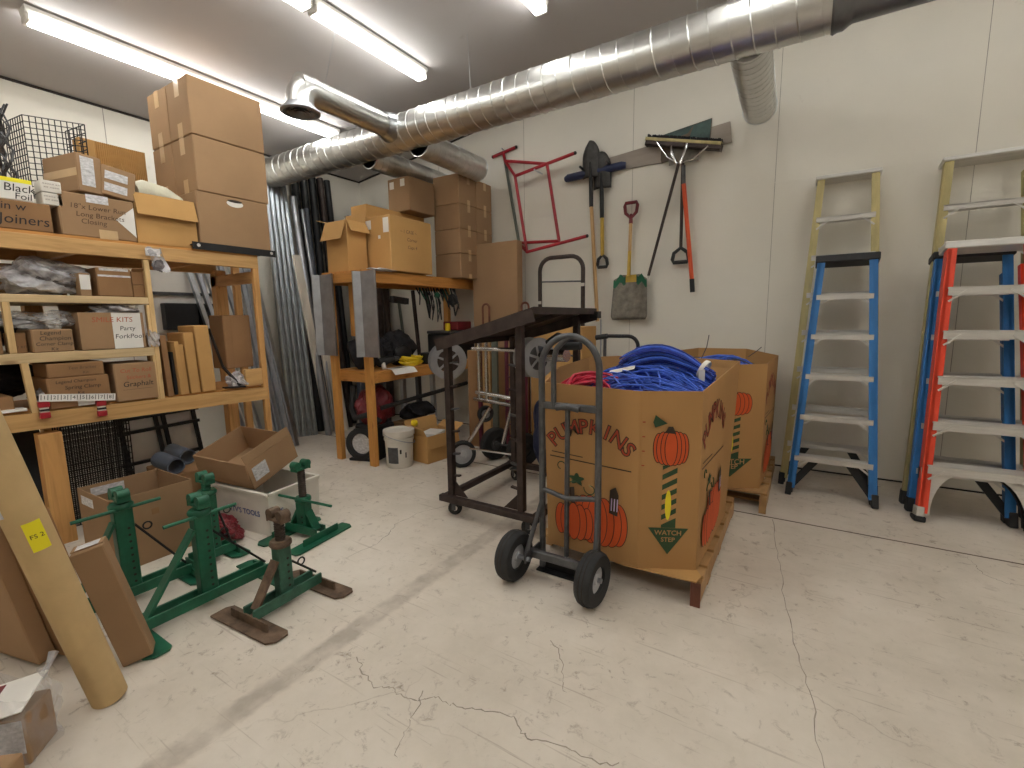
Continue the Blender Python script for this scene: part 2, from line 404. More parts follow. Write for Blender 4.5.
trim(MB().lo((XL, 3.404, -.003), (XR, 3.418, .0006)), 'joint')
CR = ([(-.102, 3.39), (-.05, 2.9), (-.012, 2.497), (.057, 2.018), (.101, 1.788), (.124, 1.513), (.10, 1.3)],
      [(-1.458, 1.11), (-1.37, 1.06), (-1.265, 1.033), (-1.21, 1.06), (-1.159, 1.054), (-1.09, 1.07), (-1.044, 1.113), (-.95, 1.12), (-.873, 1.151), (-.765, 1.187), (-.70, 1.15), (-.667, 1.14), (-.56, 1.176), (-.45, 1.18), (-.365, 1.217)],
      [(.80, 3.39), (.839, 3.356), (.850, 3.25), (.864, 3.172), (.924, 3.123), (.993, 3.133), (1.1, 3.2)],
      [(-2.0, 2.75), (-2.048, 2.647), (-2.146, 2.419), (-2.22, 2.3), (-2.22, 2.054), (-2.15, 1.93), (-2.12, 1.795), (-2.156, 1.506)],
      [(-.821, 1.595), (-.74, 1.52), (-.689, 1.419), (-.637, 1.343)], [(-1.097, 1.118), (-1.05, 1.0), (-1.026, .923), (-.977, .842)])
for pts in CR:
    mb = MB(); rn = random.Random(len(pts)); w = .004 if len(pts) != 15 else .005; L, Rr = [], []
    dense = []
    for a, b in zip(pts, pts[1:]):
        for q in range(6): dense.append((a[0] + (b[0] - a[0]) * q / 6 + rn.uniform(-.008, .008), a[1] + (b[1] - a[1]) * q / 6 + rn.uniform(-.008, .008)))
    for i, (x, y) in enumerate(dense[:-1]):
        d = V((dense[i + 1][0] - x, dense[i + 1][1] - y, 0)); n_ = V((-d.y, d.x, 0)).normalized() * w * rn.uniform(.25, .6)
        L.append(mb.bm.verts.new((x + n_.x, y + n_.y, .0007))); Rr.append(mb.bm.verts.new((x - n_.x, y - n_.y, .0007)))
    for i in range(len(L) - 1): mb.bm.faces.new((L[i], L[i + 1], Rr[i + 1], Rr[i]))
    trim(mb, 'crack')

# ---------------------------------------------------------------- fluorescent fixtures
def fixture(x, y0, y1, label, tubes=2):
    ZC = zc(x) - .004
    t = thing('ceiling_light', label, 'light', (x, (y0 + y1) / 2, ZC), 'fluorescent strip lights on the ceiling')
    h = MB()
    pr = [(-.055, 0), (.055, 0), (.055, -.02), (.03, -.055), (-.03, -.055), (-.055, -.02)]
    h.prism(pr, frame((x, y1, ZC - .001), (1, 0, 0), (0, 0, 1)), y1 - y0)
    put('housing', h, 'white_paint', t)
    for k in ((-1, 1) if tubes == 2 else (0,)):
        xx = x + k * .034
        put('tube', MB().tube([(xx, y0 + .03, ZC - .075), (xx, y1 - .03, ZC - .075)], .0165, 12), 'glow', t, smooth=True)
    for y in (y0 + .012, y1 - .012):
        put('lamp_holder', MB().box((x, y, ZC - .068), (.1, .018, .05), None, .004), 'white_paint', t)
    return t
fixture(-4.40, 1.14, 3.54, 'long fluorescent strip light above the wooden shelf, half hidden by stacked boxes')
fixture(-3.02, 2.28, 3.40, 'fluorescent strip light ending in front of the spiral duct')
fixture(-3.02, 1.10, 2.26, 'fluorescent strip light cut by the top edge, end to end with another')
fixture(-1.82, 2.2, 3.40, 'fluorescent strip light of which only the tip shows at the top edge')
for i, (x, y0, y1) in enumerate(((-4.40, -2.2, .2), (-3.02, -1.4, 1.06), (-1.82, -.3, 2.15), (-.45, 1.0, 3.1), (.95, 1.3, 3.7), (2.3, .8, 3.2), (.3, -2.2, .2))):  # unseen lamps added to brighten the room: rows continued, more at right
    fixture(x, y0, y1, 'unseen fluorescent strip light added on the ceiling to brighten the room, outside the picture')

# ---------------------------------------------------------------- spiral duct
YD, ZD, RD = 3.29, 3.02, .152
t = thing('spiral_duct', 'large shiny galvanised spiral duct running below the ceiling', 'duct', (-2.5, YD, ZD))
def helix(p, d, L, r, pitch, rad, n=20):
    Mx = axis(p, d); k = int(L / pitch * n)
    return MB().tube([Mx @ V((r * math.cos(2 * PI * i / n), r * math.sin(2 * PI * i / n), i * pitch / n)) for i in range(k)], rad, 4)
put('main_pipe', MB().lathe([(RD, 0), (RD, 5.29)], axis((-5.25, YD, ZD), (1, 0, 0)), 48), 'galv_duct', t, smooth=True)
put('spiral_seam', helix((-5.25, YD, ZD), (1, 0, 0), 5.28, RD, .11, .0055, 28), 'galv_duct', t, smooth=True)
put('collar', MB().lathe([(RD + .004, 0), (RD + .012, .01), (RD + .004, .03), (RD + .004, .055), (.137, .085), (.132, .1), (.132, 1.4)], axis((.02, YD, ZD), (1, 0, 0)), 40), 'duct_dark', t, smooth=True)
def branch(nm, x, y0, y1, z, r, dx=0.):
    d = V((dx, y1 - y0, 0)); b = put(nm, MB().lathe([(r, .05), (r, d.length), (r + .006, d.length), (r + .006, d.length - .012), (r - .008, d.length - .012), (r - .008, .05)], axis((x, y0, z), d), 32), 'galv_duct', t, smooth=True)
    put('spiral_seam', helix((x, y0 + .05, z), d, d.length - .06, r, .075, .003), 'galv_duct', b, smooth=True)
    return b
branch('branch_pipe', -.39, YD, 4.42, 2.97, .12, -.02)
branch('branch_pipe', -3.05, YD, 4.25, 2.92, .118)
branch('branch_pipe', -3.70, YD, 4.45, 2.92, .11)
# the run back towards the camera with an elbow and a round diffuser
b = put('branch_pipe', MB().lathe([(.095, 0), (.095, .92)], axis((-3.22, YD - .1, 3.03), (-.0, -1, 0)), 28), 'galv_duct', t, smooth=True)
p0 = V((-3.22, 2.36, 3.03)); el = []
for i in range(9):
    a = PI / 2 * i / 8
    el.append((p0.x, p0.y + .02 - .1 * math.sin(a), p0.z - .1 + .1 * math.cos(a)))
put('elbow', MB().tube([(p0.x, p0.y + .05, p0.z)] + el + [(p0.x, p0.y - .08, p0.z - .13)], .098, 24), 'galv_duct', t, smooth=True)
dm = axis((p0.x, p0.y - .08, 2.845), (0, 0, 1))
df = put('diffuser', MB().lathe([(.098, .06), (.105, .05), (.135, .018), (.138, .008), (.12, .0), (.115, .03), (.09, .06)], dm, 36), 'galv_dull', t, smooth=True)
for r in (.1, .07, .04): put('diffuser_ring', MB().lathe_open([(r, .004), (r - .025, .028), (r - .022, .03), (r, .01), (r, .004)], dm, 30), 'duct_dark', df, smooth=True)
put('saddle', MB().tube([(-3.22, YD - .12, 3.03), (-3.22, YD - .22, 3.03)], [.125, .102], 28, cap=False), 'galv', t, smooth=True)
for x, y in ((-3.1, 2.55), (-2.44, 3.29), (-.7, 3.29)):
    put('hanger_wire', MB().tube([(x, y, zc(x)), (x + (.02 if y > 2.6 else -.2), y, ZD + (.145 if y > 2.6 else .08))], .0016, 5), 'galv', t)
put('hook', MB().box((-3.1, 2.55, zc(-3.1) - .012), (.05, .03, .024), None, .004), 'galv', t)

# ================================================================ LADDERS
def ladder(loc, H, wb, wt, lean, steps, cols, label, cap_col='alum', cap_h=.05, step_d=.085, rear=True, arch=False, fl_h=.036, rail_d=.07, rail_w=.045, rot=0., foot='rubber', rear_gap=.06, cap_text=None, rear_col=None):
    """folded stepladder; foot of the front rails at loc, leaning towards +Y"""
    t = thing('stepladder', label, 'ladder', loc, 'folded fibreglass stepladders against the back wall')
    o = V(loc); R = rotz(rot)
    def W(u, s, d=0.):           # u across (-.5..+.5), s along the rails, d behind the front plane
        w = wb + (wt - wb) * s / H
        L = math.hypot(H, lean); up = V((0, lean / L, H / L)); bk = V((0, H / L, -lean / L))
        return o + R @ (V((u * w, 0, 0)) + up * s + bk * d)
    back = (W(0, 0, 1) - W(0, 0, 0)).normalized()
    LL = math.hypot(H, lean)
    for k in (-.5, .5):
        r = put('rail', MB().beam(W(k, .05), W(k, LL - .02), rail_w * .6, rail_d, back, .002).beam(W(k, .05, -rail_d / 2 + .006) + R @ V((-k * .03, 0, 0)), W(k, LL - .02, -rail_d / 2 + .006) + R @ V((-k * .03, 0, 0)), rail_w, .012, back), cols, t)
        put('foot', MB().beam(W(k, -.004), W(k, .09), .04, rail_d + .02, back, .004), foot if not arch else 'alum', t)
        if arch: put('foot_pad', MB().beam(W(k, -.006, .0), W(k, .03), .06, rail_d + .035, back, .005), 'rubber', t)
    for zz in steps:
        s = zz * LL / H
        a, b = W(-.5, s), W(.5, s); a2, b2 = a + back * 0, b
        st = MB(); c = (a + b) / 2; wd = (b - a).length - .02; Rm = R
        st.box(c + R @ V((0, 0, .012)), (wd, step_d, .006), Rm).box(c + R @ V((0, -step_d / 2 + .003, .014 - fl_h / 2)), (wd, .006, fl_h), Rm).box(c + R @ V((0, step_d / 2 - .003, .014 - fl_h / 2)), (wd, .006, fl_h), Rm)
        for q in range(5): st.box(c + R @ V((0, -step_d / 2 + .014 + q * (step_d - .028) / 4, .0165)), (wd, .006, .004), Rm)
        sp = put('step', st, 'alum', t)
        for k in (-1, 1):
            br = MB(); e = c + R @ V((k * (wd / 2 - .004), -step_d / 2 - .002, -.0)); br.beam(e + R @ V((0, 0, -.075)), e + R @ V((-k * .085, 0, -.006)), .012, .006, R @ V((0, 1, 0)))
            put('step_brace', br, 'alum', sp)
    # bottom gussets
    for k in (-1, 1):
        a = W(k * .5, .1); b = W(k * .5, steps[0] * LL / H) + R @ V((-k * .14, 0, -.02))
        if arch:
            g = MB(); s1 = steps[0] * LL / H; pts = []
            for i in range(9):
                q = PI / 2 * i / 8; pts.append((.05 + .17 * (1 - math.cos(q)), .04 + (s1 - .07) * math.sin(q)))
            poly = [(0, .02)] + pts + [(.22, s1 - .015), (0, s1 - .015)]
            fr = Matrix((R @ V((-k, 0, 0)), (W(0, 1) - W(0, 0)).normalized(), back)).transposed().to_4x4(); fr.translation = W(k * .5, 0, -.03)
            g.prism(poly, fr, .006)
            put('gusset', g, 'alum', t)
            g2 = MB(); fr2 = fr.copy(); fr2.translation = W(k * .5, 0, .02); g2.prism(poly, fr2, .03); put('rear_gusset', g2, 'black_plastic', t)
        else:
            put('gusset', MB().beam(W(k * .5, .05, .02), b + back * .02, .05, .012, back), 'black_plastic', t)
    if rear:
        for k in (-.5, .5):
            ra = W(k * .97, .0, rail_d / 2 + rear_gap); rb = W(k * .92, LL - .12, rail_d / 2 + .022)
            put('rear_rail', MB().beam(ra + (rb - ra) * .03, rb, .022, .045, back, .002), rear_col or cols, t)
            put('rear_foot', MB().beam(ra, ra + (rb - ra) * .04, .036, .06, back, .003), 'rubber', t)
    c = W(0, LL + cap_h / 2 - .02, .03)
    cw = wt + .05
    Rc = Matrix(((W(.5, 1) - W(-.5, 1)).normalized(), back, (W(0, 1) - W(0, 0)).normalized())).transposed()
    cp = put('top_cap', MB().box(c, (cw, .15, cap_h), Rc, .006), cap_col, t)
    if cap_text:
        put('lettering', MB().text(cap_text, frame(c - back * .0765, R @ V((1, 0, 0)), (W(0, 1) - W(0, 0))), .032), 'alum', cp)
    return t
ladder((.21, 4.19, 0), 2.40, .595, .365, .40, (.33, .615, .915, 1.20, 1.49, 1.78, 2.075), 'yellow_fg', 'tall yellow fibreglass stepladder leaning on the wall behind the narrow blue one', cap_h=.03, rail_d=.06, rear=True, rear_gap=.035)
ladder((.228, 3.955, 0), 1.74, .52, .345, .42, (.28, .58, .88, 1.175, 1.47), 'blue_fg', 'narrow bright blue stepladder with black top leaning on the left yellow ladder', cap_col='black_plastic', cap_h=.055, rot=-.02, rear_gap=.03)
ladder((.985, 4.155, 0), 2.40, .63, .42, .42, (.33, .615, .91, 1.20, 1.49, 1.77, 2.065), 'yellow_fg', 'tall yellow fibreglass stepladder behind the red-orange one', cap_h=.03, rail_d=.06, rear_gap=.035)
ladder((.93, 4.01, 0), 1.72, .50, .36, .40, (.28, .58, .88, 1.175, 1.47), 'blue_fg', 'blue stepladder sandwiched between the red-orange and the right yellow ladder', cap_col='black_plastic', rear_gap=.03)
ladder((.975, 3.86, 0), 1.765, .545, .38, .38, (.35, .625, .915, 1.205, 1.485), 'orange_fg', 'red-orange stepladder with arched aluminium foot braces at the right edge', cap_h=.05, arch=True, step_d=.13, fl_h=.05, rail_d=.085, rail_w=.042, rot=.03, rear_col='orange_fg', rear_gap=.02)
# ================================================================ CARTONS
FACES = {'+x': ((0, 1, 0), (0, 0, 1)), '-x': ((0, -1, 0), (0, 0, 1)), '-y': ((1, 0, 0), (0, 0, 1)), '+y': ((-1, 0, 0), (0, 0, 1)), '+z': ((1, 0, 0), (0, 1, 0))}
class Box6:
    """local box frame: base centre c, size d, rotation R; face(f, u, v) gives a matrix on that face"""
    def __init__(s, c, d, R): s.c, s.d, s.R = V(c), V(d), R
    def face(s, f, u=.5, v=.5, off=.0008):
        a, b = V(FACES[f][0]), V(FACES[f][1]); n = a.cross(b)
        ctr = V((0, 0, s.d.z / 2)) + V((n.x * s.d.x, n.y * s.d.y, n.z * s.d.z)) / 2
        du = abs(a.dot(s.d)); dv = abs(b.dot(s.d))
        p = ctr + a * (u - .5) * du + b * (v - .5) * dv + n * off
        return frame(s.c + s.R @ p, s.R @ a, s.R @ b), du, dv
def rect(Mx, w, h, t=.0008): return MB().prism([(-w / 2, -h / 2), (w / 2, -h / 2), (w / 2, h / 2), (-w / 2, h / 2)], Mx, t)
def carton(label, c, d, rz=0., m='card', group=None, tape=(), labels=(), texts=(), tilt=None, name='cardboard_box', seam=True, cat='box'):
    R = rotz(rz)
    if tilt: R = R @ Euler(tilt).to_matrix()
    t = thing(name, label, cat, c, group)
    B = Box6(c, d, R)
    bm = MB().box(V(c) + R @ V((0, 0, d[2] / 2)), d, R, min(.006, min(d) * .06))
    put('body', bm, m, t)
    for f, w, h, u, v in tape:
        Mx, du, dv = B.face(f, u, v); put('tape', rect(Mx, w * du if w <= 1 else w, h * dv, .0006), 'tape', t)
    for f, u, v, w, h, mm in labels:
        Mx, du, dv = B.face(f, u, v); put('label', rect(Mx, w, h, .001), mm, t)
    for f, body, u, v, size, mm in texts:
        Mx, du, dv = B.face(f, u, v, .0022); put('lettering', MB().text(body, Mx, size, shear=.12), mm, t)
    return t
def open_carton(label, c, d, rz=0., m='card', flaps=(), group=None, tilt=None, labels=(), texts=(), th=.005, name='open_cardboard_box'):
    """open-topped carton; flaps = ((side, length, degrees from upright outwards), ...)"""
    R = rotz(rz)
    if tilt: R = R @ Euler(tilt).to_matrix()
    t = thing(name, label, 'box', c, group); c = V(c); x, y, z = d
    b = MB()
    b.box(c + R @ V((0, 0, th / 2)), (x, y, th), R)
    for k in (-1, 1):
        b.box(c + R @ V((k * (x - th) / 2, 0, z / 2)), (th, y, z), R); b.box(c + R @ V((0, k * (y - th) / 2, z / 2)), (x - 2 * th, th, z), R)
    put('body', b, m, t)
    S = {'+x': (1, 0), '-x': (-1, 0), '+y': (0, 1), '-y': (0, -1)}
    for side, L, deg in flaps:
        sx, sy = S[side]; n = V((sx, sy, 0)); w = (y if sx else x) * .985; al = V((-sy, sx, 0))
        h = V((sx * x / 2, sy * y / 2, z)); a = math.radians(deg)
        dr = V((0, 0, 1)) * math.cos(a) + n * math.sin(a)
        put('flap', MB().beam(c + R @ (h + dr * .002), c + R @ (h + dr * L), w, th * .8, R @ (n * math.cos(a) - V((0, 0, 1)) * math.sin(a))), m, t)
    B = Box6(c, d, R)
    for f, u, v, w, h, mm in labels:
        Mx, du, dv = B.face(f, u, v); put('label', rect(Mx, w, h, .001), mm, t)
    for f, body, u, v, size, mm in texts:
        Mx, du, dv = B.face(f, u, v, .0022); put('lettering', MB().text(body, Mx, size, shear=.1), mm, t)
    return t
def fbox(label, y0, y1, z0, z1, depth, xf=-3.8, **k):
    """carton whose front (+x) face spans y0..y1, z0..z1 at x = xf"""
    return carton(label, (xf - depth / 2, (y0 + y1) / 2, z0), (depth, y1 - y0, z1 - z0), **k)
def crumple(label, c, r, m, seed, name, cat, inside=None, sub=4, jit=.25, flat=None, **k):
    t = thing(name, label, cat, (c[0], c[1], c[2] - r[2]), k.get('group'))
    put('bag', MB().blob(c, r, jit, sub, seed, flat), m, t, smooth=False)
    if inside: put('contents', MB().blob((c[0], c[1], c[2] - r[2] * .1), [q * .8 for q in r], .3, 4, seed + 1, None if flat is None else flat + .003), inside, t)
    return t

# ================================================================ WOODEN SHELF
X0 = -3.8; XB = -4.5; YA, YE = .05, 2.2
t = thing('wooden_shelf', 'tall home-made pine shelf along the left wall, packed with boxes', 'shelf', ((X0 + XB) / 2, 1.1, 0))
def post(x0, x1, y0, y1, z0, z1, m='wood_z', nm='post'): return put(nm, MB().lo((x0, y0, z0), (x1, y1, z1), .003), m, t)
post(X0 - .09, X0, .782, .888, 0, .70); post(X0 - .09, X0, .05, .13, 0, .70)
post(X0 - .04, X0 - .002, 2.155, 2.2, 0, 1.865); post(XB, XB + .09, 2.16, 2.25, 0, 1.80)
post(XB, XB + .09, .94, 1.03, 0, 1.77); post(XB, XB + .09, .05, .14, 0, 1.77); post(XB, XB + .04, 2.34, 2.40, 0, 1.9)
post(X0 - .04, X0 - .001, 1.416, 1.446, .79, 1.77, 'wood_pale_z', 'upright'); post(X0 - .04, X0 - .001, 1.40, 1.416, .79, 1.47, 'wood_pale_z', 'upright')
put('upright', MB().beam((X0 - .02, .738, 1.185), (X0 - .02, .738, 1.475), .038, .03, (0, 1, 0)), 'wood_pale_z', t)
put('upright', MB().beam((X0 - .02, .79, .80), (X0 - .02, .775, 1.13), .038, .03, (0, 1, 0)), 'wood_pale_z', t)
put('beam', MB().lo((X0 - .038, YA, 1.772), (X0, YE, 1.864), .003), 'wood_y', t)
put('beam', MB().lo((XB, YA, 1.772), (XB + .038, YE, 1.86), .003), 'wood_y', t)
put('beam', MB().beam((X0 - .019, YA, .80), (X0 - .019, 2.185, .752), .038, .095, (0, 0, 1), .003), 'wood_y', t)
put('beam', MB().lo((XB, YA, .70), (XB + .038, YE, .79), .003), 'wood_y', t)
put('deck', MB().lo((XB, YA, 1.864), (X0 - .002, YE, 1.88)), 'wood_orange', t)
put('deck', MB().beam(((X0 + XB) / 2 - .02, YA, .852), ((X0 + XB) / 2 - .02, 2.19, .806), XB - X0 + .05, .014, (0, 0, 1)), 'wood_orange', t)
put('shelf_board', MB().lo((XB, YA, 1.474), (X0, 1.416, 1.520), .003), 'wood_pale_y', t)
put('shelf_board', MB().lo((XB, YA, 1.125), (X0, 1.416, 1.182), .003), 'wood_pale_y', t)
put('end_board', MB().lo((X0 - .035, 2.02, .83), (X0 - .005, 2.155, .965), .002), 'wood_y', t)
for y in (.35, 1.05, 1.75):
    put('joist', MB().lo((XB + .04, y, 1.775), (X0 - .04, y + .04, 1.86)), 'wood_x', t)
put('side_rail', MB().lo((XB, 2.16, 1.66), (X0 - .04, 2.198, 1.75)), 'wood_x', t)
Z1 = 1.8805
# --- big brown stack
for i, (z0, z1, ya, yb) in enumerate(((2.30, 2.685, 1.80, 2.335), (2.69, 3.085, 1.80, 2.335))):
    zz = ('on the lower row', 'on the upper row')[i]
    fbox('large plain brown carton %s of the tall stack, front one' % zz, ya, yb, z0, z1, .315, xf=X0 + .0, group='large brown cartons stacked on the shelf', tape=(('-y', .22, .3, .5, .85), ('-y', .22, .25, .5, .12)))
    fbox('large brown carton %s of the tall stack, behind the front one' % zz, ya, yb, z0, z1, .315, xf=X0 - .32, group='large brown cartons stacked on the shelf', tape=(('-y', .22, .3, .5, .85), ('-y', .22, .25, .5, .12)))
bb = fbox('lowest brown carton of the tall stack, with an oval hand hole', 1.785, 2.32, 1.912, 2.296, .66, group='large brown cartons stacked on the shelf')
Bx = Box6(bb.location, (.66, .535, .384), Matrix.Identity(3)); Mx, du, dv = Bx.face('+x', .51, .88)
ov = [(.062 * math.cos(q) * (1 if abs(math.cos(q)) < 2 else 1), .026 * math.sin(q)) for q in [2 * PI * i / 20 for i in range(20)]]
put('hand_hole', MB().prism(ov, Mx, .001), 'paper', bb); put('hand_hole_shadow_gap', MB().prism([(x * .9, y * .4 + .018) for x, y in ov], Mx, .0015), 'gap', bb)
tk = thing('steel_angle_bar', 'black steel bar lying under the lowest carton of the tall stack', 'bar', (X0, 2.0, 1.87))
put('flange', MB().lo((X0 + .012, 1.72, Z1 - .005), (X0 + .018, 2.345, 1.928)).lo((X0 - .3, 1.72, 1.905), (X0 + .012, 2.345, 1.911)), 'steel_black', tk)
for y in (1.76, 2.31): put('bolt_hole', MB().prism([(.012 * math.cos(q), .012 * math.sin(q)) for q in [PI * i / 6 for i in range(12)]], frame((X0 + .0185, y, 1.905), (0, 1, 0), (0, 0, 1)), .001), 'alum', tk)
# --- open box with a foam roll
ob = open_carton('open brown carton with a front flap folded down, holding a white roll', (X0 - .22, 1.59, Z1), (.40, .37, .33), m='card_tan', flaps=(('+x', .15, 165), ('-x', .13, 20), ('-y', .17, 14)))
rl = put('foam_roll', MB().tube([(X0 - .10, 1.44, 2.235), (X0 - .12, 1.5, 2.25), (X0 - .14, 1.63, 2.235), (X0 - .15, 1.73, 2.20)], [.05, .07, .072, .055], 16), 'white_foam', None, smooth=True)
tag(rl, 'white foam roll sticking out of the open carton on the shelf top', 'roll')
# --- row at the front of the top
fbox('wide brown carton with handwriting and a white triangle sticker', 1.02, 1.395, Z1, 2.135, .36, labels=(('+x', .5, .92, .11, .05, 'paper_grey'),), tape=(('+x', .25, .22, .6, .1),),
     texts=(('+x', '18"x Lower Run', .5, .70, .042, 'ink_soft'), ('+x', 'Long Brackets', .52, .52, .042, 'ink_soft'), ('+x', 'Closing', .42, .36, .042, 'ink_soft')))
bx = [o for o in bpy.data.objects if o.name.startswith('cardboard_box') and 'triangle' in o.get('label', '')][0]
Mx = Box6(bx.location, (.36, .375, .2545), Matrix.Identity(3)).face('+x', .5, .5)[0]
put('triangle_sticker', MB().prism([(.185, .09), (.185, -.10), (.085, .0)], Mx, .0012), 'paper', bx)
fbox('brown carton with bold black handwriting at the left end of the shelf top', .56, .985, Z1, 2.04, .34, m='card_dark', texts=(('+x', 'Allin w', .55, .78, .06, 'ink'), ('+x', 'Joiners', .72, .34, .075, 'ink')))
fbox('white and yellow carton lettered Black Foil, on the handwritten carton', .60, .925, 2.042, 2.165, .2, m='paper', xf=-3.82, labels=(('+x', .5, .9, .32, .022, 'yellow_label'),), texts=(('+x', 'Black', .82, .55, .06, 'ink'), ('+x', 'Foil', .86, .2, .05, 'ink')))
for i, (z, l) in enumerate(((2.042, 'lower'), (2.112, 'upper'))):
    fbox('%s of two small white boxes beside the Black Foil carton' % l, .955, 1.045, z, z + .068, .12, xf=-3.80 + .002 * i, m='white_plastic', group='small white boxes on the shelf top', texts=(('+x', '===== ==', .5, .68, .018, 'ink_soft'), ('+x', '== ====', .5, .4, .018, 'ink_soft')))
carton('brown carton with a torn shipping label, tilted on the triangle carton', (-3.97, 1.155, 2.150), (.34, .135, .225), rz=.2, tilt=(-.02, .0, 0), tape=(('-y', 1, .2, .5, .5),), labels=(('+x', .42, .55, .07, .17, 'paper_grey'),))
carton('small brown carton with two white labels, between two cartons on the shelf top', (-3.94, 1.318, 2.150), (.26, .18, .185), rz=.04, tilt=(-.13, 0, 0), labels=(('+x', .42, .68, .12, .05, 'paper_grey'), ('+x', .42, .28, .12, .05, 'paper_grey')))
# --- behind: wire baskets, tall board, corrugated sheet
def wire_panel(o, u, v, W_, H_, nu, nv, r, mb):
    o, u, v = V(o), V(u).normalized(), V(v).normalized()
    for i in range(nu + 1): a = o + u * W_ * i / nu; mb.tube([a, a + v * H_], r, 5)
    for j in range(nv + 1): a = o + v * H_ * j / nv; mb.tube([a, a + u * W_], r, 5)
    return mb
t2 = thing('wire_basket', 'black wire grid basket standing on end on the shelf top', 'basket', (-4.3, 1.19, Z1))
u = V((0, 1, .13)).normalized(); v = V((.02, .0, 1)).normalized()
put('front_grid', wire_panel((-4.28, 1.035, 2.23), u, v, .31, .43, 10, 12, .003, MB()), 'steel_black', t2)
put('side_grid', wire_panel((-4.28, 1.035, 2.23), (-1, -.12, 0), v, .26, .43, 8, 11, .003, MB()), 'steel_black', t2)
put('side_grid', wire_panel(V((-4.28, 1.035, 2.23)) + u * .31, (-1, -.12, 0), v, .26, .43, 5, 8, .0035, MB()), 'steel_black', t2)
put('base_grid', wire_panel((-4.28, 1.035, 2.20), (-1, 0, 0), u, .26, .31, 5, 7, .0035, MB()), 'steel_black', t2)
tag(put('crumpled_wire_roll', (lambda m: [m.tube([(-4.2 + .12 * math.sin(k * 1.7 + q * .9), .90 + .035 * math.cos(k * 2.3 + q), 2.06 + q * .065) for q in range(10)], .005, 5) for k in range(14)] and m)(MB()), 'steel_grey'), 'bundle of bent grey wires at the left edge of the shelf top', 'wire', kind='stuff')
carton('tall narrow tan carton standing behind the wire basket', (-4.42, 1.37, Z1), (.10, .095, .76), m='card_tan')
pb = MB(); nfl = 26
pts = [(-.16 + .32 * i / (nfl * 2), .008 * (i % 2)) for i in range(nfl * 2 + 1)]
pb.prism(pts + [(x, y + .012) for x, y in pts[::-1]], frame((-4.475, 1.60, 2.30), (0, 1, 0), (-1, 0, 0)), .79, -.42)
pb_o = put('corrugated_sheet', pb, 'card_tan'); tag(pb_o, 'tan corrugated sheet standing behind the cartons on the shelf top', 'sheet')
# --- first tier (z 1.52)
z = 1.5205
crumple('large grey plastic bag of parts on the upper inner shelf', (-3.98, .95, 1.63), (.14, .2, .11), 'bag_grey', 3, 'plastic_bag', 'bag', 'parts_grey', flat=z)
fbox('small white-labelled carton partly under the grey plastic bag', 1.07, 1.125, z, 1.66, .2, xf=-3.81, labels=(('+x', .5, .6, .05, .09, 'paper'),))
fbox('brown carton wrapped in clear film on the upper inner shelf', 1.155, 1.335, z, 1.70, .3, m='card_dark', labels=(('+x', .5, .72, .17, .012, 'paper_grey'), ('+x', .5, .94, .15, .015, 'paper_grey')))
for i, (z0, z1, l) in enumerate(((z, 1.605, 'lower'), (1.606, 1.70, 'upper, open'))):
    if i == 0: fbox('%s of two small brown cartons beside the shelf upright' % l, 1.35, 1.44, z0, z1, .2, xf=-3.845, m='card_dark')
    else: open_carton('%s of two small brown cartons beside the shelf upright' % l, (-3.945, 1.395, z0), (.2, .085, .085), m='card_dark', flaps=(('+x', .035, 55),))
bg = thing('parts_bag', 'small clear bag with a pink label hanging from the shelf top', 'bag', (-3.785, 1.49, 1.70))
put('film_pouch', MB().grid(8, 10, lambda a, b: (-3.785 + .018 * math.sin(3 * a + 5 * b) * b + .01 * b, 1.43 + .085 * a + .04 * b * (1), 1.85 - .15 * b + .01 * math.sin(7 * a))), 'bag_grey', bg)
put('label', MB().box((-3.783, 1.467, 1.822), (.002, .085, .05), None), 'paper_grey', bg)
put('contents', MB().blob((-3.789, 1.5, 1.735), (.012, .04, .035), .3, 3, 5), 'parts_grey', bg)
# --- second tier (z 1.182)
z = 1.1825
fbox('brown carton half hidden at the left edge of the middle inner shelf', .58, .70, z, 1.32, .25, m='card_dark')
fbox('small brown carton behind the leaning stub on the middle inner shelf', .765, .81, z, 1.30, .25, xf=-3.86, m='card_dark', texts=(('+x', '1 KIT', .5, .3, .02, 'ink_soft'),))
fbox('small brown carton lettered Legend Champion on the middle inner shelf', .82, 1.003, z, 1.318, .3, texts=(('+x', 'Legend', .45, .84, .032, 'ink'), ('+x', 'Champion', .55, .60, .034, 'ink'), ('+x', 'Corner Clamp', .52, .36, .028, 'ink'), ('+x', 'Kit', .5, .13, .028, 'ink')))
crumple('clear plastic bag lying on the Legend Champion carton', (-3.96, .89, 1.375), (.14, .19, .055), 'film', 11, 'plastic_bag', 'bag', None, jit=.3, flat=1.321)
op = open_carton('brown carton lettered Smile Kits with a large white label', (-3.965, 1.205, z), (.33, .335, .235), labels=(('+x', .72, .5, .155, .232, 'paper'),), texts=(('+x', 'SMILE KITS', .5, .80, .045, 'ink_red'), ('+x', 'Party', .72, .56, .04, 'ink'), ('+x', 'ForkPool', .74, .34, .042, 'ink')), flaps=(('-x', .1, 25),))
crumple('crumpled clear plastic stuffed into the Smile Kits carton', (-3.92, 1.25, 1.43), (.10, .12, .045), 'bag_grey', 21, 'plastic_wrap', 'plastic', None, jit=.35)
crumple('small light blue pouch at the right end of the middle inner shelf', (-3.81, 1.42, 1.24), (.03, .035, .06), 'bag_grey', 22, 'plastic_pouch', 'pouch', None, jit=.2, flat=1.184)
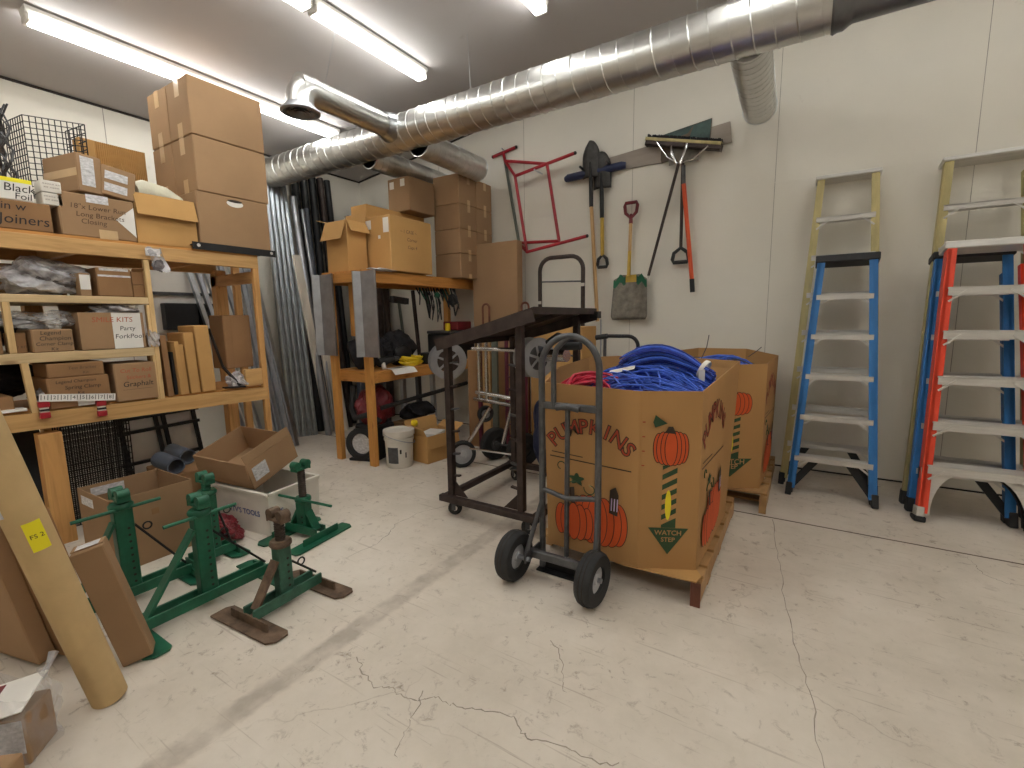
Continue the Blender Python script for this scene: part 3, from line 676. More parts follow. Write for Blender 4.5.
# --- third tier (z .83)
z = .838
fbox('lower of two flat brown cartons, lettered Legend Champion Spring Clamp', .853, 1.148, z, 1.025, .3, m='card_dark', texts=(('+x', 'Legend Champion', .45, .86, .026, 'ink'), ('+x', 'Spring Clamp', .55, .66, .032, 'ink'), ('+x', 'Kit', .5, .46, .028, 'ink')))
fbox('upper of two flat brown cartons with faint writing', .863, 1.13, 1.027, 1.112, .28, m='card_dark', texts=(('+x', 'Test Bracket', .6, .62, .026, 'ink_soft'), ('+x', 'Kit', .65, .25, .024, 'ink_soft')))
fbox('square brown carton with red and black handwriting on the bottom tier', 1.178, 1.412, .832, 1.085, .3, texts=(('+x', 'Cut To Roll', .5, .80, .036, 'ink_red'), ('+x', 'Stickers &', .55, .62, .034, 'ink_red'), ('+x', 'Graphalt', .52, .44, .048, 'ink'), ('+x', '_________', .5, .36, .036, 'ink_soft')))
fbox('pinkish flat box behind the white ruler on the bottom tier', .98, 1.10, .842, .885, .12, xf=-3.795, m='paper')
crumple('dark clear bag left of the two flat cartons', (-3.93, .86, .90), (.07, .05, .05), 'bag_grey', 31, 'plastic_bag', 'bag', 'parts_grey', flat=.846)
fbox('flat brown carton at the left edge of the bottom tier', .56, .715, .852, .94, .25, xf=-3.84, m='card_dark')
tag(put('paper_pad', MB().lo((-3.9, .62, .853), (-3.795, .755, .866), .001), 'paper'), 'white paper pad sticking out at the left end of the bottom tier', 'paper')
rr = thing('ruler', 'white ruler fixed across the front of the bottom shelf tier', 'ruler', (-3.775, .98, .87))
u = V((0, .352, -.046)).normalized(); vv = V((1, 0, 0)).cross(u)
put('scale_strip', MB().beam(V((-3.766, .804, .922)), V((-3.766, 1.157, .876)), .004, .044, vv), 'paper', rr)
for i in range(24):
    a = V((-3.7635, .812, .922)) + u * (i * .0146)
    if i % 3 == 1: put('digit', MB().text('%d' % ((i // 3 + 1) % 10), frame(a + vv * 0 , u, vv), .03), 'ink', rr)
    else: put('tick_mark', MB().beam(a + vv * (.006 - .02), a + vv * (.006 + .010), .0008, .003, u), 'ink', rr)
for y, zz in ((.822, .842), (1.085, .807)):
    cl = thing('ruler_clamp', 'small red clamp holding the %s of the white ruler' % ('left end' if y < 1 else 'right part'), 'clamp', (-3.78, y, zz - .06), 'red clamps on the white ruler')
    put('jaw', MB().box((-3.783, y, zz + .038), (.03, .05, .036), None, .004), 'red', cl)
    put('jaw', MB().box((-3.783, y, zz - .028), (.03, .046, .036), None, .004), 'red', cl)
    put('screw', MB().box((-3.783, y, zz + .006), (.02, .04, .034), None, .003), 'white_plastic', cl)
    put('band', MB().box((-3.781, y, zz + .004), (.021, .042, .012)), 'ink', cl)
# --- right bay: flat-packed boxes on end
SL = ((1.475, 1.512, .826, 1.26, 'card_dark', 0), (1.545, 1.572, .83, 1.215, 'card_tan', .03), (1.583, 1.61, .828, 1.19, 'card_tan', .0), (1.622, 1.688, .826, 1.275, 'card_tan', .0), (1.70, 1.80, .824, 1.325, 'card_tan', .0))
nm = ('dark brown flat carton on end beside the shelf upright', 'tan flat carton on end, tipped forward, with an open top', 'thin tan strip carton on end, shortest of its row', 'tan flat carton on end between two others', 'widest tan flat carton on end, rightmost of its row')
for (y0, y1, z0, z1, m, dx), l in zip(SL, nm):
    carton(l, (-3.95 + dx, (y0 + y1) / 2, z0), (.26, y1 - y0, z1 - z0), m=m, tilt=(.03, 0, 0), group='flat cartons on end in the right bay')
fbox('black folder between the dark and the tan flat cartons', 1.522, 1.542, .83, 1.14, .25, xf=-3.83, m='black_plastic', name='folder', cat='folder')
tag(put('shelf_bracket', MB().beam((-3.85, 1.80, 1.30), (-3.83, 1.865, 1.0), .03, .008, (0, 1, 0)).beam((-3.83, 1.865, 1.0), (-3.80, 1.965, .845), .03, .012, (0, 1, 0)).beam((-3.80, 1.84, .842), (-3.80, 2.0, .832), .04, .012, (0, 0, 1)), 'steel_black'), 'bent black steel bracket beside the flat cartons', 'bracket')
crumple('crumpled clear bag beside the bent black bracket', (-3.85, 1.97, .88), (.06, .075, .055), 'bag_grey', 41, 'plastic_bag', 'bag', None, jit=.3, flat=.826)
carton('dark-sided brown carton in the right bay beside the shelf end', (-4.08, 2.075, .968), (.20, .225, .435), rz=.05, m='card_dark', labels=(('+x', .5, .5, .10, .43, 'card_dark'),))
# --- seen through the right bay, against the left wall
wb = thing('wall_cabinet', 'white wall panel with black trays behind the right shelf bay', 'cabinet', (-5.38, 2.3, 1.2))
put('panel', MB().lo((-5.395, 1.9, 1.25), (-5.34, 2.56, 1.9), .004), 'white_paint', wb)
put('strip', MB().lo((-5.34, 1.95, 1.62), (-5.32, 2.56, 1.65)), 'steel_grey', wb)
for y0, y1 in ((2.08, 2.37), (2.40, 2.56)): put('tray', MB().lo((-5.34, y0, 1.28), (-5.24, y1, 1.54), .006), 'black_plastic', wb)
# ================================================================ LEFT FOREGROUND: tube, leaning cartons, wrapped parcel
tb = thing('cardboard_tube', 'long thick cardboard tube standing aslant on the floor, with a yellow sticker', 'tube', (-2.05, .50, 0))
A, B = V((-2.055, .50, .008)), V((-2.007, .196, 1.6)); ax = (B - A).normalized(); Lt = (B - A).length
put('wall', MB().lathe_open([(.052, 0), (.052, Lt), (.044, Lt), (.044, 0), (.052, 0)], axis(A, ax), 36), 'tube_card', tb, smooth=True)
put('end_cap', MB().lathe([(.042, 0), (.042, .012)], axis(A + ax * .012, ax), 30), 'tube_card', tb, smooth=True)
Mx = axis(A, ax)
# the sticker wraps the side of the tube that faces the room and up
toC = V((0, 0, 1.34)) - (A + ax * .8); toC = (toC - ax * toC.dot(ax)).normalized(); sd = ax.cross(toC)
st = MB(); cx = A + ax * .70
st.grid(4, 6, lambda a, b: cx + ax * (a - .5) * .10 + (toC * math.cos((b - .5) * .85 + .15) + sd * math.sin((b - .5) * .85 + .15)) * .0527)
put('sticker', st, 'yellow_label', tb)
put('lettering', MB().text('FS 2', frame(cx + (toC * math.cos(.15) + sd * math.sin(.15)) * .0540, sd, ax), .02), 'ink', tb)
tl = (ax * .9)
put('torn_tape', MB().box(A + ax * .80 + sd * -.043 + toC * .025, (.02, .015, .035)), 'paper_grey', tb)
def leaner(desc, foot, top, w, th, m='card', side=(0, 1, 0), **k):
    """long carton leaning: foot and top are the middles of its two ends"""
    p, q = V(foot), V(top); z = (q - p); L = z.length; z.normalize(); y = V(side); y = (y - z * y.dot(z)).normalized(); x = y.cross(z)
    t = thing("long_cardboard_box", desc, "box", foot, k.get('group'))
    R = Matrix((x, y, z)).transposed()
    put('body', MB().box((p + q) / 2, (th, w, L), R, .004), m, t)
    put('end_flap', MB().box(q + z * .003 - x * th * .1, (th * .7, w * .98, .004), R), m, t)
    if k.get('tape'): put('tape', MB().box(q + z * .006, (th * .9, w * .35, .002), R).box(q - z * .04 + x * (th / 2 + .0008), (.0012, w * .35, .08), R), 'tape', t)
    if k.get('label'): put('label', MB().box(q + z * .0065, (th * .55, w * .7, .0015), R), 'paper_grey', t)
    return t, R, z, L
leaner('slender brown carton with a shipping label on its end, leaning beside the tube', (-2.205, .645, .012), (-2.25, .55, .51), .10, .08, side=(.5, 1, 0), label=True)
leaner('wide flat carton, painted dark for shade, leaning directly behind the cardboard tube', (-2.47, .52, .02), (-2.45, .41, .66), .24, .08, 'card_dark', side=(1, .3, 0))  # darker cardboard stands for this face lying in shade
leaner('flat brown carton leaning at the left edge behind the wrapped parcel', (-2.63, .40, .02), (-2.61, .27, .86), .32, .06, 'card', side=(1, .25, 0))
pw = thing('wrapped_parcel', 'small carton wrapped in crumpled clear film with a white label, lower left corner', 'parcel', (-1.96, .30, 0))
R = rotz(.82)
cc = V((-2.035, .258, 0))
put('carton', MB().box(cc + V((0, 0, .08)), (.15, .125, .16), R, .004), 'card', pw)
put('label', MB().box(cc + V((0, 0, .19)), (.15, .14, .004), R @ Euler((.25, -.2, 0)).to_matrix()), 'paper', pw)
put('label_stripe', MB().box(cc + V((0, 0, .1925)) + R @ Euler((.25, -.2, 0)).to_matrix() @ V((-.045, 0, 0)), (.022, .12, .003), R @ Euler((.25, -.2, 0)).to_matrix()), 'dark_red', pw)
put('printed_sheet', MB().box(cc + R @ V((0, -.0645, .10)), (.14, .002, .11), R), 'paper_grey', pw)
def filmf(a, b):
    an = 2 * PI * a; r = .088 + .014 * math.sin(5 * an + 9 * b) + .008 * math.sin(11 * an - 6 * b); z = .23 * b + .02 * math.sin(3 * an) * b
    r *= (1.0 if b < .7 else 1.0 - .25 * (b - .7))
    return cc + R @ V((r * math.copysign(abs(math.cos(an)) ** .6, math.cos(an)), r * math.copysign(abs(math.sin(an)) ** .6, math.sin(an)), z + .002))
put('film', MB().grid(40, 12, filmf), 'film_thin', pw)
put('film_twist', MB().tube([cc + R @ V((.05, .06, .20)), cc + R @ V((.06, .09, .225)), cc + R @ V((.06, .12, .25))], [.012, .008, .014], 7), 'bag_grey', pw)
carton('orange-brown carton cut by the lower left corner, in front of the wrapped parcel', (-1.88, .165, 0), (.16, .08, .12), rz=.7, m='card')

# ================================================================ JACK STANDS
def stand(nm, label, loc, rz, L, H, Hs, mt='green', ms='green', hd=None, bar=True, feet=.24, ft=None, brace2=False, head='cross', post_w=.075):
    """reel jack: twin-bar base along local y, feet plates across, perforated post, brace, screw, head and turning bar"""
    R = rotz(rz); o = V(loc)
    W = lambda x, y, z: o + R @ V((x, y, z))
    t = thing('reel_jack_stand', label, 'jack stand', loc, 'steel reel jack stands on the floor')
    for k in (-1, 1):
        put('base_bar', MB().box(W(k * .034, 0, .055), (.012, L, .05), R, .002), mt, t)
    for y in (-L / 2, L / 2):
        f = MB(); s = 1 if y > 0 else -1
        poly = [(-feet, -.05), (feet - .03, -.05), (feet, -.02), (feet, .035), (feet - .02, .05), (-feet + .02, .05), (-feet, .02)]
        fr = Matrix.Translation(W(0, y, .004)) @ R.to_4x4()
        f.prism(poly, fr, .008)
        f.box(W(0, y, .03), (feet * 1.2, .008, .044), R)
        put('foot', f, ft or mt, t)
    put('post', MB().box(W(0, 0, .03 + H / 2), (post_w * .72, post_w, H), R, .004), mt, t)
    n = int((H - .1) / .034)
    for k in range(n):
        z = .1 + k * .034
        put('hole', MB().prism([(.006 * math.cos(q), .006 * math.sin(q)) for q in [PI * i / 5 for i in range(10)]], frame(W(post_w * .36, .012, z), R @ V((0, 1, 0)), (0, 0, 1)), .0012), 'gap', t)
    put('brace', MB().beam(W(.0, -L / 2 + .03, .06), W(.0, -post_w / 2, H - .03), .05, .012, R @ V((0, 1, .3))), ms, t)
    if brace2: put('brace', MB().beam(W(0, L / 2 - .03, .06), W(0, post_w / 2, H - .03), .05, .012, R @ V((0, 1, -.3))), ms, t)
    else:
        put('pin_rod', MB().tube([W(.02, post_w / 2, H - .06), W(.02, L / 2 - .02, .09)], .006, 6), 'steel_black', t)
        put('pin_ring', MB().tube(arc(W(.02, post_w / 2 + .05, H - .085), .018, 0, 2 * PI, R @ V((0, 1, 0)), (0, 0, 1), 12)[:-1], .004, 5, True), 'steel_black', t)
    put('collar', MB().lathe([(.045, 0), (.05, .008), (.05, .02), (.042, .03)], axis(W(0, 0, H + .03), (0, 0, 1)), 14), ms, t, smooth=True)
    sc = [(.0, 0)]
    prof = []
    k = 0
    z = 0.
    while z < Hs: prof += [(.021, z), (.024, z + .005)]; z += .012
    put('screw', MB().lathe(prof, axis(W(0, 0, H + .05), (0, 0, 1)), 14), 'screw' if hd else ms, t, smooth=True)
    zt = H + .05 + Hs
    hdm = hd or mt
    h = MB().box(W(0, 0, zt), (.10, .05, .014), R, .003)
    for k in (-1, 1): h.box(W(k * .05, 0, zt + .012), (.008, .055, .045), R, .003)
    put('head', h, hdm, t)
    for k in (-1, 1): put('roller', MB().lathe([(.010, -.026), (.024, -.024), (.024, .024), (.010, .026)], axis(W(k * .036, 0, zt + .026), R @ V((0, 1, 0))), 14), hdm, t, smooth=True)
    if bar:
        zb = H + .05 if hd else zt - .045
        put('turning_bar', MB().tube([W(.03, -bar[0], zb), W(.03, bar[1], zb)], .0085, 8), ms, t)
    return t
stand('B', 'large green jack stand with turning bar, in front of the brown open carton', (-2.36, .98, 0), 0, .58, .42, .03, bar=(.16, .15), feet=.22)
stand('A', 'green jack stand half behind the slender leaning carton, nearest the shelf', (-2.72, .80, 0), 0, .50, .44, .03, bar=(.19, .15), feet=.15)
stand('E', 'small rusty brown jack stand with green post, nearest to the camera', (-2.03, 1.165, 0), .06, .36, .27, .11, mt='green_worn', ms='rust', hd='rust', bar=False, feet=.215, ft='rust', post_w=.07)
stand('D', 'green jack stand with a tall dark screw, farthest to the right, beside the white tub', (-2.60, 1.66, 0), -PI / 2 + .12, .27, .20, .19, hd='green', bar=(.27, .27), feet=.22, brace2=True, post_w=.08)
stand('C', 'green jack stand behind the large one, in front of the tilted carton', (-2.78, 1.20, 0), .0, .22, .36, .06, bar=False, feet=.11)

# ================================================================ BOXES ON THE FLOOR BY THE SHELF
open_carton('large open brown carton on the floor under the shelf front', (-3.29, 1.05, 0), (.43, .40, .41), rz=.03, m='card', labels=(('-y', .3, .86, .16, .05, 'paper_grey'), ('+x', .5, .7, .035, .035, 'card_dark')), flaps=())
put('label', MB().box((-3.496, .98, .365), (.002, .16, .05)), 'paper_grey', [o for o in bpy.data.objects if o.get('label', '').startswith('large open brown carton on the floor')][0])
R = rotz(.13)
wt = thing('storage_tub', 'white plastic tub with blue print under the tilted open carton', 'tub', (-3.06, 1.72, 0))
c0 = V((-3.075, 1.69, 0))
def tub(o, R, a, b, h, th=.005, fl=.04):
    m = MB(); P = lambda x, y, z: V(o) + R @ V((x, y, z))
    lv = [(1 - fl, 0.), (1., h)]
    for (s0, z0), (s1, z1) in zip(lv, lv[1:]):
        q0 = [(-a * s0, -b * s0), (a * s0, -b * s0), (a * s0, b * s0), (-a * s0, b * s0)]; q1 = [(x / s0 * s1, y / s0 * s1) for x, y in q0]
        for i in range(4):
            j = (i + 1) % 4; m.poly([P(*q0[i], z0), P(*q0[j], z0), P(*q1[j], z1), P(*q1[i], z1)])
    m.poly([P(*q, 0.002) for q in q0])
    m2 = MB()
    for i in range(4):
        j = (i + 1) % 4; m2.beam(P(*q1[i], h), P(*q1[j], h), .022, .016, (0, 0, 1))
    return m, m2
m1, m2 = tub(c0, R, .29, .20, .275)
put('body', m1, 'white_plastic', wt); put('rim', m2, 'white_plastic', wt)
put('lettering', MB().text("ITV'S TOOLS", frame(c0 + R @ V((.06, -.1975, .135)), R @ V((1, 0, 0)), (0, -.03, 1)), .05, weight=.001), 'ink_blue', wt)
put('lettering', MB().text("TS", frame(c0 + R @ V((.2875, -.12, .14)), R @ V((0, 1, 0)), (.03, 0, 1)), .05, weight=.001), 'ink_blue', wt)
oc = open_carton('shallow open brown carton tilted on top of the white tub', (-3.20, 1.68, .345), (.47, .38, .19), rz=.20, m='card', tilt=(.32, .05, 0), labels=(('+x', .22, .5, .11, .10, 'paper_grey'),), flaps=(('+x', .06, -12), ('-y', .14, 176)))
crumple('red and dark plastic scraps on the floor beside the white tub', (-3.0, 1.36, .07), (.12, .09, .065), 'dark_red', 51, 'plastic_scraps', 'plastic', None, jit=.4, flat=.002)
# --- under the shelf, against the wall
gp = thing('wire_grid_panel', 'stack of black wire grid panels standing under the shelf', 'wire panel', (-4.1, 1.15, 0))
for k in range(4):
    put('grid', wire_panel((-4.05 - .05 * k, .93, .01), (0, 1, 0), (.05, 0, 1), .36, .68, 9, 16, .004, MB()), 'steel_black', gp)
fp = thing('metal_frame_panel', 'black metal frame with white panels leaning on the wall under the shelf', 'panel', (-4.9, 1.9, 0))
pn = MB().box((-4.98, 1.82, .36), (.01, .60, .70)); put('panel', pn, 'white_paint', fp)
for y in (1.53, 1.80, 1.86, 2.11): put('upright', MB().beam((-4.94, y - .03 + .06, .0), (-4.96, y - .03, .72), .028, .03, (0, 1, 0)), 'steel_black', fp)
for z in (.12, .40, .52, .69): put('rail', MB().beam((-4.945, 1.5, z), (-4.945, 2.14, z + .01), .03, .028, (0, 0, 1)), 'steel_black', fp)
for i, (x, y, l) in enumerate(((-3.58, 1.41, 'nearer'), (-3.76, 1.56, 'farther'))):
    p = thing('grey_pipe', '%s of two short thick grey pipes lying beside the open carton' % l, 'pipe', (x, y, .42), 'short grey pipes beside the open carton')
    d = V((1, .02, -.06)).normalized()
    put('wall', MB().lathe_open([(.056, 0), (.056, .24), (.048, .24), (.048, 0), (.056, 0)], axis(V((x - .03, y - .02, .368)) - d * .24, d), 24), 'pvc_grey', p, smooth=True)
cr = carton('dark carton under the two short grey pipes', (-3.82, 1.57, 0), (.42, .42, .31), m='card_dark')
carton('brown carton standing under the shelf behind the big post', (-4.25, .62, 0), (.3, .25, .6), m='card_dark')
for i, (y, x, m) in enumerate(((2.30, -4.92, 'galv'), (2.38, -4.92, 'galv_dull'), (2.46, -4.9, 'galv'), (2.62, -4.9, 'galv_dull'), (2.72, -4.88, 'galv'))):
    tag(put('steel_channel', MB().beam((x, y + .28, .002), (-5.33, y, 2.15), .045, .04, (0, 1, 0)).beam((x + .021, y + .28, .002), (-5.309, y, 2.15), .012, .02, (0, 1, 0)), m), 'galvanised channel leaning on the left wall, seen through the right shelf bay', 'channel', 'steel channels behind the shelf')

tag(put('added_dark_sheet', MB().beam((-4.15, .72, .004), (-4.35, .72, .72), .36, .012, (1, 0, 0)), 'black_plastic'), 'black sheet added under the shelf to darken the space behind the big front post', 'sheet')  # added sheet, darkens the bright wall seen behind the post

crumple('black cloth bundle added as dark backing in the bottom inner tier, left end', (-4.28, .62, 1.0), (.14, .34, .12), 'black_cloth', 101, 'backing_bundle', 'cloth', None, jit=.15, flat=.86)  # added dark backing, hides the bright wall behind the tiers
crumple('black cloth bundle added as dark backing in the middle inner tier, left end', (-4.32, .60, 1.33), (.12, .36, .11), 'black_cloth', 102, 'backing_bundle', 'cloth', None, jit=.15, flat=1.184)  # second bundle added to darken the depth of the shelf
carton('dark brown carton at the back of the upper inner tier', (-4.30, .80, 1.5205), (.28, .60, .20), m='card_dark')
# ================================================================ CHANNELS, PIPES AND PLANKS LEANING ON THE LEFT WALL
for i in range(5):
    y = 3.20 + i * .055; x = -5.0 + i * .03
    k = thing('steel_channel', 'galvanised steel stud in the bundle leaning on the left wall beside the shelf', 'channel', (x, y - .05, 0), 'galvanised studs leaning on the left wall')
    p, q = V((x, y - .09, .004)), V((-5.30, y + .02, 2.93)); d = (q - p).normalized()
    sd = V((0, 1, 0)); sd = (sd - d * sd.dot(d)).normalized(); nn = sd.cross(d)
    put('web', MB().beam(p, q, .004, .046, sd), 'galv', k)
    for s in (-1, 1): put('flange', MB().beam(p + sd * s * .022 + nn * .016, q + sd * s * .022 + nn * .016, .034, .004, sd), 'galv', k)
for i in range(4):
    tag(put('steel_channel', MB().beam((-4.78 + .05 * i, 2.78 + i * .05, .003), (-5.34, 2.86 + i * .045, 2.05 + .06 * (i % 2)), .045, .04, (0, 1, 0)), 'galv' if i % 2 else 'galv_dull'), 'shorter galvanised channel leaning between the shelf end and the tall studs', 'channel', 'shorter channels leaning beside the shelf')
for i, (r, m, y0, y1, zt, x0, x1) in enumerate(((.035, 'galv_dull', 3.42, 3.50, 2.80, -4.74, -5.20), (.02, 'galv_dull', 3.50, 3.58, 2.66, -4.70, -5.16), (.045, 'black_plastic', 3.50, 3.62, 3.08, -5.0, -5.33), (.045, 'black_plastic', 3.62, 3.74, 3.14, -5.05, -5.33), (.03, 'pvc_grey', 3.58, 3.68, 2.70, -4.88, -5.23), (.045, 'black_plastic', 3.76, 3.86, 3.16, -5.05, -5.33), (.04, 'black_plastic', 3.88, 3.97, 3.12, -5.0, -5.33), (.035, 'steel_brown', 3.82, 3.90, 3.1, -4.85, -5.22), (.04, 'black_plastic', 4.0, 4.08, 3.13, -5.0, -5.33))):
    lab = {'galv_dull': 'grey metal conduit leaning on the left wall beside the galvanised studs', 'black_plastic': 'black plastic pipe leaning on the left wall behind the white planks', 'pvc_grey': 'blue-grey pipe leaning among the black pipes', 'steel_brown': 'rusty brown pipe leaning in front of the black pipes'}[m]
    lab = lab.replace('grey metal', ('thick' if r > .03 else 'thin') + ' grey metal')
    tag(put('pipe', MB().tube([(x0, y0, .0), (x1, y1, zt)], r, 14), m, smooth=True), lab, 'pipe', 'black pipes leaning on the left wall' if m == 'black_plastic' else None)
for i, (y0, y1, zt, l) in enumerate(((3.53, 3.30, 2.09, 'tallest of the white planks leaning beside the bench'), (3.60, 3.50, 1.32, 'short white plank leaning in front of the tallest one'), (3.66, 3.60, 1.0, 'shortest white plank, nearest the bench leg'))):
    tag(put('white_plank', MB().beam((-4.86 + .06 * i, y0, .004), (-4.93 + .06 * i, y1, zt), .03, .09, (0, 1, 0), .002), 'plank_white'), l, 'plank')
tag(put('dark_case', MB().box((-4.97, 4.40, 1.32), (.28, .40, 2.64), None, .02), 'steel_brown'), 'dark brown case standing in the corner behind the bench', 'case')
tag(put('dark_post', MB().beam((-4.75, 3.95, 0), (-4.85, 4.0, 2.62), .07, .07, (0, 1, 0)), 'pvc_grey'), 'dark blue-grey post standing in the corner behind the bench', 'post')
tag(put('bent_duct', MB().tube([(-4.68, 4.25, 0), (-4.68, 4.25, 2.3), (-4.67, 4.28, 2.48), (-4.59, 4.33, 2.55), (-4.51, 4.38, 2.45), (-4.49, 4.40, 2.2)], .06, 14), 'steel_brown', smooth=True), 'dark bent pipe standing in the corner behind the cartons', 'pipe')

# ================================================================ WOODEN BENCH WITH AN UPPER DECK
BX0, BX1, BY0, BY1 = -3.83, -3.285, 2.84, 4.60
t = thing('wooden_bench', 'orange-toned wooden bench rack with upper deck of cartons and a cluttered lower shelf', 'bench', (-3.55, 3.7, 0))
for x in (BX0, BX1 - .075):
    for y in (BY0, BY1 - .08): put('leg', MB().lo((x, y, 0), (x + .075, y + .05, 1.69), .003), 'wood_orange_z', t)
for x in (BX0, BX1 - .04):
    put('rail', MB().lo((x, BY0 - .03, 1.68), (x + .04, BY1, 1.765), .003), 'wood_orange', t)
    put('rail', MB().lo((x + .002, BY0 + .05, .775), (x + .038, BY1, .86), .003), 'wood_orange', t)
put('end_rail', MB().lo((BX0 + .04, BY0 - .03, 1.685), (BX1 - .04, BY0 + .01, 1.765)), 'wood_orange_x', t)
put('end_rail', MB().lo((BX0, BY0 + .05, .775), (BX1, BY0 + .09, .86)), 'wood_orange_x', t)
put('upper_deck', MB().lo((BX0, BY0 - .03, 1.766), (BX1, BY1, 1.784)), 'wood_orange', t)
put('lower_deck', MB().lo((BX0, BY0 + .05, .861), (BX1, BY1, .879)), 'wood_orange', t)
put('stub_post', MB().lo((-3.62, 2.93, 1.2), (-3.55, 2.97, 1.68)), 'wood_orange_z', t)
ZD2 = 1.785
# galvanised trough channels hung on the bench end
for x0, x1, l in ((-3.885, -3.60, 'left'), (-3.325, -3.04, 'right')):
    c = thing('trough_channel', '%s of two short wide galvanised channels standing upright against the bench end' % l, 'channel', ((x0 + x1) / 2, 2.76, 1.03))
    pr = [(0, .05), (.012, .05), (.05, 0), (.235, 0), (.273, .05), (.285, .05), (.285, .046), (.275, .046), (.238, -.004), (.047, -.004), (.01, .046), (0, .046)]
    put('channel_body', MB().prism([(x, -y) for x, y in pr], frame((x0, 2.785, 1.025), (1, 0, 0), (0, 1, 0)), .74), 'galv_dull', c)
    put('flange', MB().lo((x0 + .04, 2.783, 1.025), (x1 - .04, 2.789, 1.031)), 'galv_dull', c)
    put('hang_strap', MB().lo(((x0 + x1) / 2 - .02, 2.785, 1.66), ((x0 + x1) / 2 + .02, 2.842, 1.67)), 'galv_dull', c)
# cartons on the upper deck
open_carton('tan open carton with wide flaps hanging out, left end of the bench deck', (-3.69, 3.0, ZD2), (.29, .22, .46), m='card_tan', flaps=(('-y', .19, 158), ('-x', .14, 75), ('+x', .12, 150), ('+y', .1, 10)))
carton('large tan carton with white labels at the middle of the bench deck', (-3.405, 3.41, ZD2 + .012), (.31, .56, .50), m='card_tan', labels=(('-y', .1, .86, .07, .08, 'paper'), ('-y', .84, .82, .07, .13, 'paper'), ('-y', .55, .62, .03, .03, 'paper')), texts=(('+x', '~ 1 CASE ~', .42, .74, .045, 'ink_soft'), ('+x', 'Corner', .5, .60, .045, 'ink_soft'), ('+x', 'Caps 4', .5, .46, .045, 'ink_soft')))
tag(put('flat_bag', MB().blob((-3.28, 3.03, ZD2 + .012), (.06, .16, .012), .2, 3, 61), 'paper_grey'), 'flat white plastic bag at the front edge of the bench deck', 'bag')
carton('plain tan carton hidden behind the large tan one on the bench deck', (-3.69, 3.56, ZD2), (.22, .80, .65), m='card_tan')
carton('small brown carton with two white labels on top of the hidden tan carton', (-3.58, 3.78, ZD2 + .652), (.30, .38, .33), m='card', labels=(('-y', .2, .8, .06, .07, 'paper'), ('-y', .7, .84, .06, .07, 'paper')), group=None)
zs = (1.785, 2.04, 2.295, 2.55, 2.85)
for i in range(4):
    row = ('bottom', 'second', 'third', 'top')[i]
    for j in range(2):
        carton('brown carton in the %s row of the bench stack, %s' % (row, 'front half' if j == 0 else 'half nearer the back wall'), (-3.315, 4.165 + .302 * j, zs[i]), (.35, .30, zs[i + 1] - zs[i] - .003), m='card', group='brown cartons stacked on the bench', tape=(('+x', .16, .28, .55, .86), ('+x', .16, .18, .55, .09)))
carton('tall flat brown carton standing on the floor between bench and back wall', (-2.91, 4.36, 0), (.59, .11, 2.16), m='card', tape=())
# on the lower deck
zl = .8795
def bagthing(name, label, cat, parts, loc):
    t = thing(name, label, cat, loc)
    for nm, mb, m in parts: put(nm, mb, m, t, smooth=True)
    return t
bagthing('tool_bag', 'black cloth tool bag with handles on the lower bench shelf', 'bag', (('body', MB().blob((-3.62, 3.09, 1.04), (.15, .17, .17), .12, 4, 71, zl), 'black_cloth'), ('handle', MB().tube(arc((-3.60, 3.09, 1.17), .1, 0, PI, (0, 1, 0), (0, 0, 1), 10), .012, 7), 'black_cloth')), (-3.66, 3.02, zl))
bagthing('tool_bag', 'second black tool bag behind the yellow cord on the lower bench shelf', 'bag', (('body', MB().blob((-3.62, 3.52, 1.06), (.14, .22, .18), .16, 4, 72, zl), 'black_cloth'), ('pocket', MB().blob((-3.49, 3.46, 1.0), (.03, .12, .09), .15, 3, 73), 'black_plastic')), (-3.62, 3.52, zl))
bagthing('power_drill', 'black and white power tool lying behind the sheet of paper', 'tool', (('motor_body', MB().tube([(-3.42, 3.06, .95), (-3.38, 3.22, .97)], [.04, .035], 12), 'black_plastic'), ('grip', MB().tube([(-3.40, 3.10, .95), (-3.36, 3.08, .885)], .022, 10), 'white_plastic'), ('chuck', MB().tube([(-3.38, 3.22, .97), (-3.37, 3.28, .975)], [.03, .018], 10), 'steel_grey')), (-3.4, 3.12, zl))
yc = thing('cord_coil', 'bright yellow extension cord coil on the lower bench shelf', 'cord', (-3.42, 3.50, zl))
rn = random.Random(4)
for k in range(7):
    r = .09 + .012 * (k % 3); z = zl + .012 + .013 * k
    put('cord_loop', MB().tube([(-3.42 + (r * .75) * math.cos(q), 3.50 + r * 1.25 * math.sin(q), z + .006 * math.sin(3 * q + k)) for q in [2 * PI * i / 22 for i in range(22)]], .0095, 6, True), 'yellow', yc, smooth=True)
tag(put('paper_sheet', MB().grid(6, 6, lambda a, b: (-3.40 + .19 * a, 3.12 + .30 * b - .05 * a, zl + .004 + (-.55 * max(0, a - .62) ** 1.3 * .3) + .001 * b)), 'paper'), 'white sheet of paper hanging over the lower bench shelf edge', 'paper')
put('printing', MB().box((-3.335, 3.25, zl + .0052), (.06, .12, .0008), rotz(.1)), 'ink', [o for o in bpy.data.objects if o.name.startswith('paper_sheet')][0])
tag(put('small_case', MB().box((-3.38, 3.76, zl + .06), (.16, .2, .12), None, .012), 'black_plastic'), 'small black case right of the yellow cord', 'case')
for i, (p, q, l) in enumerate((((-3.72, 3.55, zl), (-3.75, 3.47, 1.67), 'left'), ((-3.72, 3.95, zl), (-3.75, 3.91, 1.67), 'right'))):
    tag(put('dark_bar', MB().beam(p, q, .03, .03, (1, 0, 0)), 'steel_brown'), '%s of two dark upright bars behind the lower bench shelf' % l, 'bar')
hm = thing('sledge_hammer', 'hammer standing head up behind the lower bench shelf', 'hammer', (-3.7, 3.68, zl))
